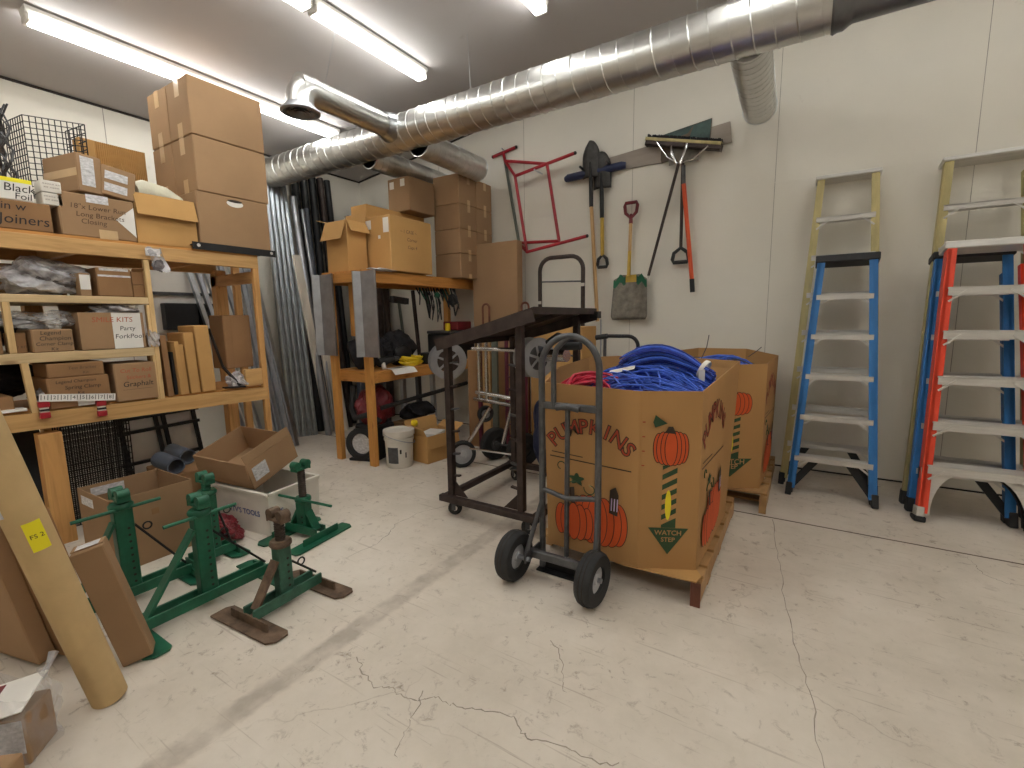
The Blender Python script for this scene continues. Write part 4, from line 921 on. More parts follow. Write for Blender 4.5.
put('shaft', MB().tube([(-3.70, 3.72, zl), (-3.72, 3.66, 1.55)], .016, 8), 'grey_green', hm, smooth=True); put('head', MB().beam((-3.72, 3.56, 1.565), (-3.72, 3.78, 1.545), .05, .05, (0, 0, 1), .008), 'steel_grey', hm)
hang = thing('hanging_cables', 'tangle of black and green cables hanging under the bench deck', 'cables', (-3.38, 3.95, 1.6))
for k in range(16):
    y = 3.72 + .028 * k; L = rn.uniform(.12, .36); dx = rn.uniform(-.12, .08)
    m = ('rubber', 'steel_black', 'green_worn', 'rubber', 'steel_grey')[k % 5]
    put('cable', MB().tube([(-3.42 + dx, y, 1.68), (-3.36 + dx, y + rn.uniform(-.04, .04), 1.68 - L * .45), (-3.36 + dx, y + rn.uniform(-.03, .06), 1.68 - L), (-3.39 + dx, y + rn.uniform(.02, .1), 1.68 - L * .6), (-3.42 + dx, y + .05, 1.68)], rn.uniform(.004, .011), 6), m, hang, smooth=True)
put('plug', MB().blob((-3.35, 4.12, 1.56), (.05, .06, .07), .2, 3, 91), 'black_plastic', hang); put('plug', MB().blob((-3.35, 3.86, 1.60), (.03, .04, .03), .2, 3, 92), 'green', hang)
carton_ = thing('tool_chest', 'black tool chest at the far end of the lower bench shelf', 'chest', (-3.52, 4.28, zl))
put('body', MB().box((-3.52, 4.28, zl + .15), (.34, .46, .30), None, .012), 'black_plastic', carton_); put('lid', MB().box((-3.52, 4.28, zl + .32), (.35, .47, .035), None, .01), 'steel_grey', carton_)
tag(put('small_red_case', MB().box((-3.44, 4.30, zl + .39), (.2, .3, .10), rotz(.1), .01), 'dark_red'), 'small dark red case on the black tool chest', 'case')
tag(put('small_tin', MB().lathe([(.03, 0), (.03, .07), (.026, .074), (.026, .085)], axis((-3.42, 4.10, zl + .338), (0, 0, 1)), 16), 'yellow', smooth=True), 'small yellow tin beside the dark red case on the bench', 'tin')
crumple('black cloth jacket heaped behind the sheet of paper on the bench', (-3.62, 3.27, 1.02), (.12, .14, .14), 'black_cloth', 77, 'jacket', 'clothing', None, jit=.3, flat=zl)
# under the bench
vh = thing('hose_reel', 'black hose and dark red vacuum body under the bench', 'hose', (-3.58, 3.0, 0))
put('body', MB().blob((-3.56, 3.12, .50), (.16, .2, .20), .12, 4, 81), 'dark_red', vh)
put('hose', MB().tube([(-3.68, 2.97, .72), (-3.70, 2.95, .5), (-3.60, 2.90, .42), (-3.46, 2.93, .46), (-3.38, 3.0, .40), (-3.5, 3.0, .3), (-3.66, 2.95, .28), (-3.7, 3.0, .05)], .028, 10), 'rubber', vh, smooth=True)
put('leg_box', MB().lo((-3.7, 2.96, 0), (-3.42, 3.24, .34), .02), 'black_plastic', vh)
fan = thing('fan_drum', 'black round drum with a pale oval face on the floor under the bench', 'fan', (-3.52, 2.86, 0))
dm = axis((-3.56, 2.95, .17), V((.35, -1, .0)))
put('rim', MB().lathe_open([(.155, 0), (.155, .06), (.11, .065), (.10, .045), (.10, 0), (.155, 0)], dm, 32), 'rubber', fan, smooth=True); put('face', MB().lathe([(.10, .02), (.10, .035)], dm, 28), 'paper_grey', fan)
put('foot', MB().box((-3.55, 2.96, .012), (.3, .12, .024), rotz(.3), .005), 'black_plastic', fan)
bk = thing('bucket', 'white plastic bucket with lid and a grey label, beside the bench leg', 'bucket', (-3.13, 3.0, 0))
put('pail', MB().lathe([(.115, 0), (.12, .01), (.128, .25), (.136, .255), (.136, .275), (.129, .28), (.132, .31)], axis((-3.13, 3.0, 0), (0, 0, 1)), 32), 'white_plastic', bk, smooth=True)
put('lid', MB().lathe([(.0, .335), (.115, .335), (.12, .345), (.142, .345), (.144, .30), (.135, .298), (.0, .32)], axis((-3.13, 3.0, 0), (0, 0, 1)), 32), 'white_plastic', bk, smooth=True)
def bandpatch(c, r0, r1, z0, z1, a0, a1, n=8):
    return MB().grid(n, 1, lambda a, b: (c[0] + (r0 + (r1 - r0) * b) * math.cos(a0 + (a1 - a0) * a), c[1] + (r0 + (r1 - r0) * b) * math.sin(a0 + (a1 - a0) * a), z0 + (z1 - z0) * b))
a0 = math.atan2(-3.06, 3.12)
put('label', bandpatch((-3.13, 3.0), .1222, .127, .05, .2, a0 - .95, a0 - .1), 'steel_grey', bk); put('label', bandpatch((-3.13, 3.0), .1245, .1263, .14, .18, a0 + .02, a0 + .15, 3), 'ink', bk); put('label', bandpatch((-3.13, 3.0), .1238, .1253, .1, .15, a0 + .42, a0 + .52, 3), 'ink', bk)
put('bail_handle', MB().tube(arc((-3.13, 3.0, .27), .142, a0 - 1.2, a0 + 1.9, (1, 0, -.25), (0, 1, -.25), 18), .004, 6), 'galv_dull', bk, smooth=True)
open_carton('open brown carton of papers on the floor beside the white bucket', (-3.04, 3.36, 0), (.30, .40, .26), rz=-.12, m='card_tan', flaps=(('+x', .12, 168), ('-x', .12, 15), ('-y', .1, 30), ('+y', .1, 60)))
for i in range(5):
    tag(put('book', MB().box((-3.08 + .004 * i, 3.34 + .012 * i, .15 + .022 * i), (.17, .22, .02), rotz(-.1 + .08 * i)), 'paper_grey' if i % 2 else 'paper'), 'thin printed booklet lying in the open carton beside the bucket', 'book', 'booklets in the open carton')
carton('brown carton under the bench behind the bucket', (-3.45, 3.55, 0), (.26, .40, .30), m='card_dark')
bagthing('dark_bag', 'dark cloth bundle on the carton under the bench', 'bag', (('body', MB().blob((-3.47, 3.62, .38), (.13, .22, .09), .2, 4, 83, .302), 'black_cloth'),), (-3.47, 3.62, .3))
tag(put('black_bar', MB().tube([(-3.32, 2.98, .53), (-3.25, 4.2, .62)], .022, 8), 'black_plastic', smooth=True), 'long black bar slanting across under the bench', 'bar')
tag(put('green_yellow_ball', MB().blob((-3.24, 3.30, .33), (.05, .05, .04), .1, 3, 84), 'yellow'), 'small yellow-green bundle behind the bucket lid', 'bundle')
for i, y in enumerate((3.5, 3.75, 4.0, 4.25)):
    tag(put('grey_post', MB().beam((-3.80, y, 0), (-3.86, y + .05, .77), .05, .05, (0, 1, 0)), 'grey_plastic' if i % 2 else 'steel_grey'), 'grey post standing behind the bench underside', 'post', 'grey posts under the bench')
# ================================================================ TOOLS ON THE BACK WALL
def s46(x, z, y0, y):       # the same sight line, another distance
    k = y / y0; return V((x * k, y, 1.34 + (z - 1.34) * k))
rf = thing('red_tube_frame', 'red tubular metal frame hung on the back wall above the tall flat carton', 'frame', (-2.5, 4.55, 2.05))
A_ = s46(-2.872, 3.038, 4.5, 4.64); Ab = s46(-2.708, 2.16, 4.5, 4.64); At = s46(-2.896, 3.135, 4.5, 4.64)
B_ = V((-2.748, 4.5, 2.862)); Bb = V((-2.608, 4.5, 2.055)); C_ = V((-2.359, 4.5, 2.916)); Cb = V((-2.222, 4.5, 2.133)); Ct = V((-2.045, 4.5, 2.964)); De = V((-1.91, 4.5, 2.152))
X1, X2 = s46(-3.028, 3.108, 4.5, 4.64), s46(-2.731, 3.153, 4.5, 4.64)
for nm, p, q, m in (('cross_bar', X1, X2, 'red'), ('stub', At, A_, 'red'), ('rear_leg', A_, Ab, 'grey_green'), ('leg', B_, Bb, 'red'), ('leg', C_, Cb, 'red'), ('top_bar', B_, Ct, 'red'), ('brace', A_, C_, 'red'), ('brace', A_, B_, 'red'), ('bottom_bar', Bb, De, 'red'), ('brace', Ab, Cb, 'red'), ('brace', Ab, Bb, 'red')):
    put(nm, MB().tube([p, q], .0165, 10), m, rf, smooth=True)
for p in (X1, X2, Ct, De):
    put('end_plug', MB().blob(p, (.018, .018, .018), .0, 2), 'ink', rf)
put('wall_hook', MB().tube([At + V((0, .03, .02)), At + V((0, -.03, .03))], .008, 6), 'galv', rf)
put('wall_hook', MB().tube([V((-2.5, 4.66, 2.88)), V((-2.5, 4.48, 2.88))], .008, 6), 'galv', rf)
YW_ = 4.664
tag(put('wall_board', MB().prism([(-1.83, 2.77), (-1.82, 2.895), (-.655, 3.0), (-.635, 2.83), (-1.2, 2.765)], frame((0, YW_, 0), (1, 0, 0), (0, 0, 1)), .018), 'board_grey'), 'long grey board fixed to the back wall behind shovels and broom', 'board')
tp = thing('painted_sheet', 'dark teal and brown panel hung behind the push broom', 'panel', (-1.02, 4.64, 2.76))
fr = frame((0, 4.64, 0), (1, 0, 0), (0, 0, 1))
put('sheet', MB().prism([(-1.235, 2.78), (-1.232, 3.0), (-.80, 3.055), (-.81, 2.86), (-1.225, 2.755)], fr, .008), 'panel_brown', tp)
put('painted_patch', MB().prism([(-1.0, 2.9), (-.95, 3.03), (-.805, 3.05), (-.815, 2.87)], fr, .0095), 'dark_teal', tp); put('painted_patch', MB().prism([(-1.23, 2.93), (-1.228, 2.998), (-.95, 3.032), (-1.0, 2.97)], fr, .0095), 'dark_teal', tp)
br = thing('push_broom', 'push broom hung head up with black handle and yellow-edged block', 'broom', (-1.05, 4.6, 1.7))
u = V((1, 0, -.285)).normalized()
b0, b1 = V((-1.36, 4.585, 2.955)), V((-.70, 4.585, 2.80)); b0 = V((-1.355, 4.585, 2.945)); b1 = V((-.705, 4.585, 2.775))
put('block', MB().beam(b0, b1, .075, .045, (0, 0, 1), .006), 'steel_brown', br)
put('yellow_edge', MB().beam(b0 + V((0, -.01, .028)), b1 + V((0, -.01, .028)), .07, .026, (0, 0, 1), .004), 'yellow_fg', br)
bm_ = MB(); rn = random.Random(8)
for i in range(60):
    p = b0 + (b1 - b0) * ((i + .5) / 60); bm_.beam(p + V((0, .02, .02)), p + V((rn.uniform(-.006, .006), .05, .075 + rn.uniform(0, .01))), .012, .03, (0, 1, 0))
bo = put('bristles', bm_, 'black_cloth', br); bo['kind'] = 'stuff'
hb = V((-1.055, 4.555, 2.70))
for p in (b0 + (b1 - b0) * .16, b0 + (b1 - b0) * .84): put('brace', MB().tube([p + V((0, -.035, 0)), (p + hb) / 2 + V((0, -.02, -.035)), hb + V((0, 0, .0))], .007, 7), 'chrome', br, smooth=True)
for k in (-.06, .06): put('bracket', MB().tube([hb + V((k * .3, 0, 0)), hb + V((k, -.02, .1)), hb + V((k * 1.1, -.0, .16))], .012, 7), 'chrome', br, smooth=True)
put('handle', MB().tube([hb, V((-1.316, 4.60, 1.72))], .0135, 9), 'rod_dark', br, smooth=True); put('handle_tip', MB().tube([V((-1.312, 4.60, 1.735)), V((-1.322, 4.60, 1.695))], .014, 9), 'white_plastic', br, smooth=True)
def dgrip(c, w, h, d, r, m, t, nm='grip'):
    """D-shaped grip; c = where it leaves the shaft, d = direction of the shaft"""
    c = V(c); d = V(d).normalized(); s = V((1, 0, 0)); s = (s - d * s.dot(d)).normalized()
    pts = [c, c + d * h * .35 + s * w * .42, c + d * h * .8 + s * w * .5, c + d * h + s * w * .42, c + d * h - s * w * .42, c + d * h * .8 - s * w * .5, c + d * h * .35 - s * w * .42]
    put(nm, MB().tube(pts, r, 8, True), m, t, smooth=True)
od = thing('orange_pole_tool', 'tool with a bright orange handle hung beside the black D-grip', 'tool', (-.95, 4.58, 1.55))
put('handle', MB().tube([(-1.005, 4.56, 2.52), (-.91, 4.60, 1.66)], .019, 10), 'orange', od, smooth=True); put('ferrule', MB().tube([(-1.01, 4.555, 2.68), (-1.004, 4.56, 2.51)], .016, 10), 'steel_grey', od, smooth=True); put('end_cap', MB().tube([(-.912, 4.60, 1.68), (-.902, 4.60, 1.56)], .021, 10), 'rubber', od, smooth=True)
bd = thing('d_grip_shovel', 'black-shafted tool hung head up with its D-shaped grip at the bottom', 'shovel', (-1.02, 4.6, 1.84))
put('shaft', MB().tube([(-1.03, 4.61, 2.74), (-1.022, 4.61, 1.96)], .015, 9), 'rod_dark', bd, smooth=True); dgrip((-1.022, 4.61, 1.97), .145, .13, (0, 0, -1), .018, 'black_plastic', bd)
put('blade', MB().grid(6, 6, lambda a, b: (-1.16 + .26 * a, 4.635 - .02 * math.sin(PI * a), 2.72 + .2 * b)), 'scoop', bd)
# snow scoop
ss = thing('grain_scoop', 'square scoop shovel with a dark red D-grip, its worn blade partly green, hung blade down', 'shovel', (-1.49, 4.6, 1.31))
put('shaft', MB().tube([(-1.497, 4.60, 2.27), (-1.503, 4.60, 1.98)], .0165, 10), 'handle_wood', ss, smooth=True); put('shaft', MB().tube([(-1.503, 4.60, 1.98), (-1.505, 4.585, 1.74)], .017, 10), 'handle_yellow', ss, smooth=True)
dgrip((-1.497, 4.60, 2.29), .125, .145, (0, 0, 1), .017, 'dark_red', ss); put('grip_socket', MB().tube([(-1.497, 4.6, 2.33), (-1.497, 4.6, 2.24)], [.012, .021], 10), 'dark_red', ss, smooth=True)
def scoopf(a, b):
    w = .375 * (1 - .12 * b) * (1 - .10 * max(0, 1 - b / .12) ** 2) ; ed = abs(a - .5) * 2
    return (-1.487 + w * (a - .5), 4.605 - .05 * ed ** 2 * (1 - .2 * b) + .02 * b - .03 * max(0, b - .8), 1.315 + .44 * b - .05 * max(0, ed - .55) * b * 2)
bl = put('blade', MB().grid(16, 12, scoopf), 'scoop', ss, smooth=True)
so = bl.modifiers.new('thick', 'SOLIDIFY'); so.thickness = .004
for a0, a1 in ((0, .34), (.66, 1)):
    put('green_paint', MB().grid(6, 5, lambda a, b: V(scoopf(a0 + (a1 - a0) * a, .99 - .18 * b - .05 * math.sin(9 * a))) + V((0, -.005, 0))), 'green', ss, smooth=True)
put('yellow_paint', MB().grid(6, 5, lambda a, b: V(scoopf(.34 + .32 * a, .995 - .16 * b)) + V((0, -.0055, 0))), 'handle_yellow', ss, smooth=True)
# two long shovels hung blade up with the navy rail
nr = thing('wall_rail', 'navy padded rail on the back wall behind the two upturned shovels', 'rail', (-1.88, 4.62, 2.75))
put('bar', MB().tube([(-2.20, 4.62, 2.765), (-2.17, 4.61, 2.77), (-1.60, 4.61, 2.795), (-1.565, 4.62, 2.795)], [.03, .04, .038, .03], 12), 'navy', nr, smooth=True)
for x in (-2.0, -1.72): put('peg', MB().tube([(x, 4.66, 2.82), (x, 4.52, 2.83)], .012, 8), 'steel_black', nr)
def shovel(label, x, yb, zb, zt, shaft, m1, m2, m3, dg=False, dx=0.):
    t = thing('round_point_shovel', label, 'shovel', (x, yb, zb))
    def f(a, b):
        w = .19 * (1 if b < .5 else math.cos((b - .5) * 2 * PI / 2 * .93) ** .55); ed = abs(a - .5) * 2
        return (x + w * (a - .5), yb - .03 + .035 * ed ** 2 - .02 * b, zt - .34 + .34 * b)
    o = put('blade', MB().grid(12, 14, f), 'shovel_steel', t, smooth=True); q = o.modifiers.new('thick', 'SOLIDIFY'); q.thickness = .004
    put('socket', MB().tube([(x, yb - .045, zt - .2), (x + .003, yb - .02, zt - .38), (x + .004, yb - .01, zt - .62)], [.012, .021, .021], 10), m1, t, smooth=True)
    put('shaft', MB().tube([(x + .004, yb - .01, zt - .60), (x + .01 + dx, yb, zb + (.1 if dg else 0))], .019, 10), m2, t, smooth=True)
    if dg: dgrip((x + .012 + dx, yb, zb + .11), .105, .12, (0, 0, -1), .017, 'black_plastic', t)
    return t
shovel('long round-point shovel hung blade up, wooden shaft reaching lowest', -1.905, 4.59, 1.30, 3.065, 1, 'steel_black', 'handle_wood', 0, dx=.07)
shovel('shovel hung blade up behind the long one, with yellow shaft and black D-grip', -1.80, 4.615, 1.86, 2.95, 1, 'steel_black', 'handle_yellow', 0, dg=True)
tag(put('thin_rod', MB().tube([(-1.76, 4.55, 0), (-1.80, 4.62, 1.32)], .008, 7), 'galv_dull', smooth=True), 'thin grey rod leaning on the back wall behind the blue cables', 'rod')
# ================================================================ DARK STEEL REEL CART
t = thing('steel_cart', 'dark brown steel cart on casters with a sloping sheet top', 'cart', (-1.70, 2.78, 0))
cx0, cx1, cy0, cy1 = -2.05, -1.34, 2.36, 3.24
for y in (cy0, cy1): put('base_rail', MB().lo((cx0 - .03, y - .022, .098), (cx1 + .03, y + .022, .142), .002), 'steel_brown', t)
for x in (cx0, cx1): put('base_rail', MB().lo((x - .022, cy0, .10), (x + .022, cy1, .14), .002), 'steel_brown', t)
def ztop(x): return 1.185 + (x - cx0) * .255
for x in (cx0 + .05, cx1 - .10):
    for y in (cy0 + .03, cy1 - .03):
        lg = put('post', MB().lo((x - .022, y - .022, .14), (x + .022, y + .022, ztop(x)), .002), 'steel_brown', t)
        sx = 1 if x < -1.7 else -1
        put('gusset', MB().prism([(0, 0), (.11 * sx, 0), (0, .11)][::1 if sx > 0 else -1], frame((x + sx * .022, y + .004, .141), (1, 0, 0), (0, 0, 1)), .008), 'steel_brown', t)
        for k in range(6):
            z = .28 + .155 * k
            put('peg', MB().beam((x + sx * .02, y, z), (x + sx * .075, y, z + .008), .022, .012, (0, 0, 1)), 'steel_grey' if k % 2 else 'steel_brown', lg)
# sloping top tray
def tray():
    m = MB(); L0, R0 = V((cx0 - .0, cy0 - .03, 1.205)), V((cx1 + .03, cy0 - .03, 1.405))
    d = V((0, cy1 - cy0 + .06, 0)); n = V((0, 0, 1))
    m.beam(L0 + d / 2, R0 + d / 2, d.y, .004, n)
    return m, L0, R0, d
m, L0, R0, d = tray()
put('top_sheet', m, 'steel_brown', t)
for o in (V((0, 0, 0)), d): put('top_flange', MB().beam(L0 + o - V((0, 0, .03)), R0 + o - V((0, 0, .045)), .006, .075, (0, 0, 1)), 'steel_brown', t)
for p in (L0, R0): put('top_flange', MB().beam(p - V((0, 0, .02)), p + d - V((0, 0, .02)), .006, .042, (0, 0, 1)), 'steel_brown', t)
put('top_flange', MB().beam(R0 + d * .5 - V((.36, 0, .12)), R0 + d * .5 - V((.01, 0, .02)), .03, .03, (0, 0, 1)), 'steel_brown', t)
put('socket_tube', MB().lo((cx1 + .0, cy1 - .02, 1.335), (cx1 + .06, cy1 + .05, 1.385)), 'steel_black', t)
def caster(x, y, par, r=.048, an=.4):
    R = rotz(an)
    f = MB().box((x, y, .094), (.06, .06, .012)); 
    for k in (-1, 1): f.box(V((x, y, .06)) + R @ V((0, k * .018, 0)), (.028, .004, .05), R)
    c = put('caster', f, 'steel_grey', par)
    put('wheel', MB().lathe([(.012, -.014), (r - .006, -.014), (r, -.009), (r, .009), (r - .006, .014), (.012, .014)], axis(V((x, y, r)) + R @ V((.008, 0, 0)), R @ V((0, 1, 0))), 20), 'rubber', c, smooth=True)
    put('hub', MB().lathe([(.018, -.0155), (.018, .0155)], axis(V((x, y, r)) + R @ V((.008, 0, 0)), R @ V((0, 1, 0))), 14), 'alum', c, smooth=True)
for x in (cx0 + .06, cx1 - .06):
    for y in (cy0 + .03, cy1 - .05): caster(x, y, t, an=.5 if y < 2.6 else -.3)
def reel(label, c, ax, r, w, m='galv_dull', hub='steel_brown'):
    t = thing('metal_reel', label, 'reel', c); Mx = axis(c, ax)
    for z in (-w / 2, w / 2):
        put('flange', MB().lathe_open([(r, z - .006), (r, z + .006), (r * .62, z + .004), (r * .62, z - .004), (r, z - .006)], Mx, 36), m, t, smooth=True)
        for k in range(3): a = PI * k / 3; put('spoke', MB().beam(Mx @ V((r * .64 * math.cos(a), r * .64 * math.sin(a), z)), Mx @ V((-r * .64 * math.cos(a), -r * .64 * math.sin(a), z)), .016, .006, ax), m, t)
    put('drum', MB().lathe([(r * .6, -w / 2), (r * .6, w / 2)], Mx, 28), hub, t, smooth=True)
    return t
reel('grey metal reel hanging outside the left post of the dark cart', (-2.30, 2.74, 1.03), (.80, -.6, 0), .14, .08)
reel('silver double-flanged reel hanging at the right side of the dark cart', (-1.53, 2.72, 1.08), (.93, -.37, 0), .135, .10, 'grey_plastic', 'steel_grey')
tag(put('axle_bar', MB().tube([(-2.27, 3.02, 1.105), (-1.86, 3.02, 1.105)], .016, 10), 'chrome', smooth=True), 'bright chrome bar across the dark cart just under its top', 'bar')
hd = thing('power_tool_grip', 'dark grip with a silver barrel behind the hand truck handle', 'tool', (-1.33, 2.70, 1.1))
put('barrel', MB().tube([(-1.42, 2.70, 1.10), (-1.26, 2.66, 1.105)], .04, 14), 'chrome', hd, smooth=True); put('grip', MB().tube([(-1.40, 2.68, 1.18), (-1.32, 2.66, 1.225), (-1.22, 2.64, 1.20)], .026, 10), 'black_plastic', hd, smooth=True); put('arm', MB().tube([(-1.57, 2.72, 1.1), (-1.40, 2.70, 1.1)], .018, 8), 'steel_black', hd)

# ================================================================ THINGS PARKED BEHIND AND INSIDE THE CART
ft = thing('folding_hand_truck', 'silver folding luggage cart parked behind the dark steel cart', 'hand truck', (-2.1, 3.36, 0))
yf = 3.34
for x in (-2.44, -2.36, -2.06): put('upright', MB().tube([(x, yf, 1.16), (x, yf, .62)], .02, 10), 'chrome', ft, smooth=True)
put('cross_bar', MB().tube([(-2.5, yf, .63), (-2.1, yf, .60)], .02, 9), 'chrome', ft, smooth=True); put('cross_bar', MB().tube([(-2.48, yf, .69), (-2.08, yf, .66)], .02, 10), 'chrome', ft, smooth=True)
put('leg', MB().tube([(-2.33, yf, .56), (-2.55, yf - .05, .22)], .018, 10), 'chrome', ft, smooth=True); put('leg', MB().tube([(-2.10, yf, .60), (-2.2, yf, .25)], .018, 10), 'chrome', ft, smooth=True)
put('axle', MB().tube([(-2.58, yf - .05, .17), (-2.1, yf - .02, .17)], .011, 8), 'chrome', ft, smooth=True)
def wheel(c, ax, r, w, par, hub='grey_plastic', rim=.55):
    Mx = axis(c, ax)
    o = put('wheel', MB().lathe_open([(r * rim, -w * .42), (r * .9, -w / 2), (r * .98, -w * .36), (r, -w * .2), (r, w * .2), (r * .98, w * .36), (r * .9, w / 2), (r * rim, w * .42), (r * rim, -w * .42)], Mx, 36), 'rubber', par, smooth=True)
    for k in (-1, 1):
        put('tread_groove', MB().tube([Mx @ V((r * math.cos(q), r * math.sin(q), k * w * .12)) for q in [2 * PI * i / 36 for i in range(36)]], .0025, 5, True), 'gap', o)
    put('hub', MB().lathe([(0, -w * .3), (r * rim * .35, -w * .3), (r * rim * .4, -w * .24), (r * rim, -w * .22), (r * rim, w * .22), (r * rim * .4, w * .24), (r * rim * .35, w * .34), (0, w * .34)], Mx, 28), hub, o, smooth=True)
    return o
wheel((-2.58, yf - .10, .125), (.75, -.6, 0), .125, .05, ft, rim=.72)
wheel((-2.44, yf + .08, .48), (.75, -.6, 0), .075, .045, ft)
bt = thing('red_hand_truck', 'purplish red hand truck with black wheels parked behind the dark steel cart', 'hand truck', (-2.2, 3.70, 0))
for x in (-2.38, -2.17): put('rail', MB().tube([(x, 3.70, .1), (x, 3.70, 1.22)], .02, 9), 'purple_red', bt, smooth=True)
for k in range(9): put('rung', MB().beam((-2.38, 3.70, .22 + .115 * k), (-2.17, 3.70, .22 + .115 * k), .03, .012, (0, 0, 1)), 'purple_red', bt)
wheel((-2.12, 3.55, .155), (.8, -.6, 0), .155, .08, bt, hub='steel_grey', rim=.42); wheel((-2.46, 3.60, .155), (.9, -.4, 0), .155, .08, bt, hub='steel_grey', rim=.42)
put('axle', MB().tube([(-2.12, 3.57, .155), (-2.46, 3.60, .155)], .012, 7), 'steel_grey', bt)
put('toe_plate', MB().lo((-2.42, 3.71, .004), (-2.2, 3.82, .012)), 'purple_red', bt)
for i, (x, y, m, l, w) in enumerate(((-2.66, 3.76, 'pallet', 'beige board standing behind the silver luggage cart', .09), (-2.55, 3.74, 'grey_green', 'grey-green post standing behind the silver luggage cart', .06), (-2.78, 3.80, 'purple_red', 'dark red upright bar left of the beige board', .035))):
    tag(put('upright_board', MB().lo((x - w / 2, y, 0), (x + w / 2, y + .03, 1.16)), m), l, 'board')
for i, (x, y, l) in enumerate(((-2.93, 4.16, 'left'), (-2.44, 4.16, 'right'))):
    w = .042
    tag(put('bent_rod_handle', MB().tube([(x - w, y, 0), (x - w, y, 1.46)] + arc((x, y, 1.46), w, PI, 0, (1, 0, 0), (0, 0, 1), 8)[1:] + [(x + w, y, 0)], .011, 8), 'pallet_red', smooth=True), '%s of two brown bent rod loops rising behind the dark cart top' % l, 'rod')
carton('large tan carton behind the right end of the dark cart', (-1.92, 3.98, 0), (.52, .34, 1.262), m='card_tan')
carton('brown carton on the floor behind the silver luggage cart', (-2.68, 4.0, 0), (.60, .26, 1.02), m='card_dark')
crumple('dark blue plastic bundle between the dark cart and the pumpkin bin', (-1.80, 3.42, .36), (.13, .12, .34), 'navy', 95, 'plastic_bundle', 'bundle', None, jit=.15, flat=.002)
ht = thing('appliance_truck', 'tall dark hoop-handled hand truck standing behind the cart near the wall', 'hand truck', (-1.95, 4.3, 0))
k = 4.3 / 4.0
P_ = lambda x, z: V((x * k, 4.3, 1.34 + (z - 1.34) * k))
lft, rgt, tp_ = -2.178 * k, -1.734 * k, 1.34 + .56 * k
hoop = [(lft, 4.3, .02), (lft, 4.3, tp_ - .14)] + arc((lft + .13, 4.3, tp_ - .13), .13, PI, PI / 2, (1, 0, 0), (0, 0, 1), 6) + arc((rgt - .13, 4.3, tp_ - .13), .13, PI / 2, 0, (1, 0, 0), (0, 0, 1), 6) + [(rgt, 4.3, .02)]
put('hoop_frame', MB().tube(hoop, .021, 10), 'steel_brown', ht, smooth=True)
put('cross_bar', MB().tube([P_(-2.167, 1.684), P_(-1.734, 1.67)], .008, 8), 'steel_grey', ht, smooth=True)
for z in (.4, .8, 1.2): put('cross_bar', MB().tube([(lft, 4.3, z), (rgt, 4.3, z)], .016, 8), 'steel_brown', ht, smooth=True)
for x, z in ((lft, 1.5), (rgt, 1.66)): put('clip', MB().box((x + .008, 4.275, z), (.03, .02, .03)), 'white_plastic', ht)
put('toe_plate', MB().lo((lft, 4.12, .004), (rgt, 4.3, .012)), 'steel_brown', ht)

# ================================================================ PUMPKIN BINS ON PALLETS
def pallet(label, x0, x1, y0, y1, ends='pallet_red'):
    t = thing('pallet', label, 'pallet', ((x0 + x1) / 2, (y0 + y1) / 2, 0), 'wooden pallets under the pumpkin bins')
    n = 7; w = (y1 - y0)
    for i in range(n):
        y = y0 + (w - .09) * i / (n - 1) + (.08 if i == 0 else 0)
        put('deck_board', MB().lo((x0, max(y, y0 + (.085 if i == 0 else 0)), .100), (x1, y + .09, .116), .002), 'pallet', t)
    for i in range(3):
        y = y0 + (w - .09) * i / 2
        put('bottom_board', MB().lo((x0, y + (.22 if i == 0 else 0), 0), (x1, y + .09 + (.22 if i == 0 else 0), .016), .002), 'pallet', t)
    for i in range(3):
        x = x0 + (x1 - x0 - .04) * i / 2
        s = put('stringer', MB().lo((x, y0 + (.004 if i == 2 else .16), .016), (x + .04, y1 - .004, .100), .002), 'pallet', t)
        if i == 2: put('stained_end', MB().lo((x - .002, y0 - .001, .0), (x + .042, y0 + .006, .117)), ends, s)
    return t
pallet('weathered pallet under the near pumpkin bin', -1.22, -.335, 2.135, 3.36)
pallet('weathered pallet under the far pumpkin bin', -1.0, -.15, 3.45, 4.55, 'pallet')
def lobes(Mx, cx, cy, w, h, n, m_fill, m_line, par, nm):
    """pumpkin made of overlapping ribs: dark outline discs under orange ones"""
    ell = lambda x, y, a, b, k=28: [(x + a * math.cos(2 * PI * i / k), y + b * math.sin(2 * PI * i / k)) for i in range(k)]
    order = sorted(range(n), key=lambda i: -abs(i - (n - 1) / 2))
    P = thing_part = None
    g = None
    for q, i in enumerate(order):
        f = (i - (n - 1) / 2) / ((n - 1) / 2)
        x = cx + f * w * .36; a = w * (.17 if abs(f) < .9 else .145); b = h / 2 * (1 - .16 * f * f)
        o = put('print_outline', MB().prism(ell(x, cy, a + .004, b + .004), Mx, .0003, .0004 + q * .0008), m_line, par)
        put('print_rib', MB().prism(ell(x, cy, a, b), Mx, .0003, .0008 + q * .0008), m_fill, o)
def arc_text(s, Mx, cx, cy, R, a0, a1, size, m, par, z=.001, weight=.0):
    n = len(s)
    for i, ch in enumerate(s):
        a = a0 + (a1 - a0) * i / (n - 1)
        T = Matrix.Translation((cx + R * math.sin(a), cy + R * math.cos(a), z)) @ Matrix.Rotation(-a, 4, 'Z')
        put('letter_outline', MB().text(ch, Mx @ T, size, weight=weight + .0045), 'pump_dark', par)
        put('letter', MB().text(ch, Mx @ T @ Matrix.Translation((0, 0, .0008)), size, weight=weight), m, par)
def seg(Mx, p, q, w, z=.001):
    p, q = V((p[0], p[1], z)), V((q[0], q[1], z)); d = (q - p).normalized(); s = V((-d.y, d.x, 0)) * w / 2
    return MB().poly([Mx @ (p + s), Mx @ (p - s), Mx @ (q - s), Mx @ (q + s)])
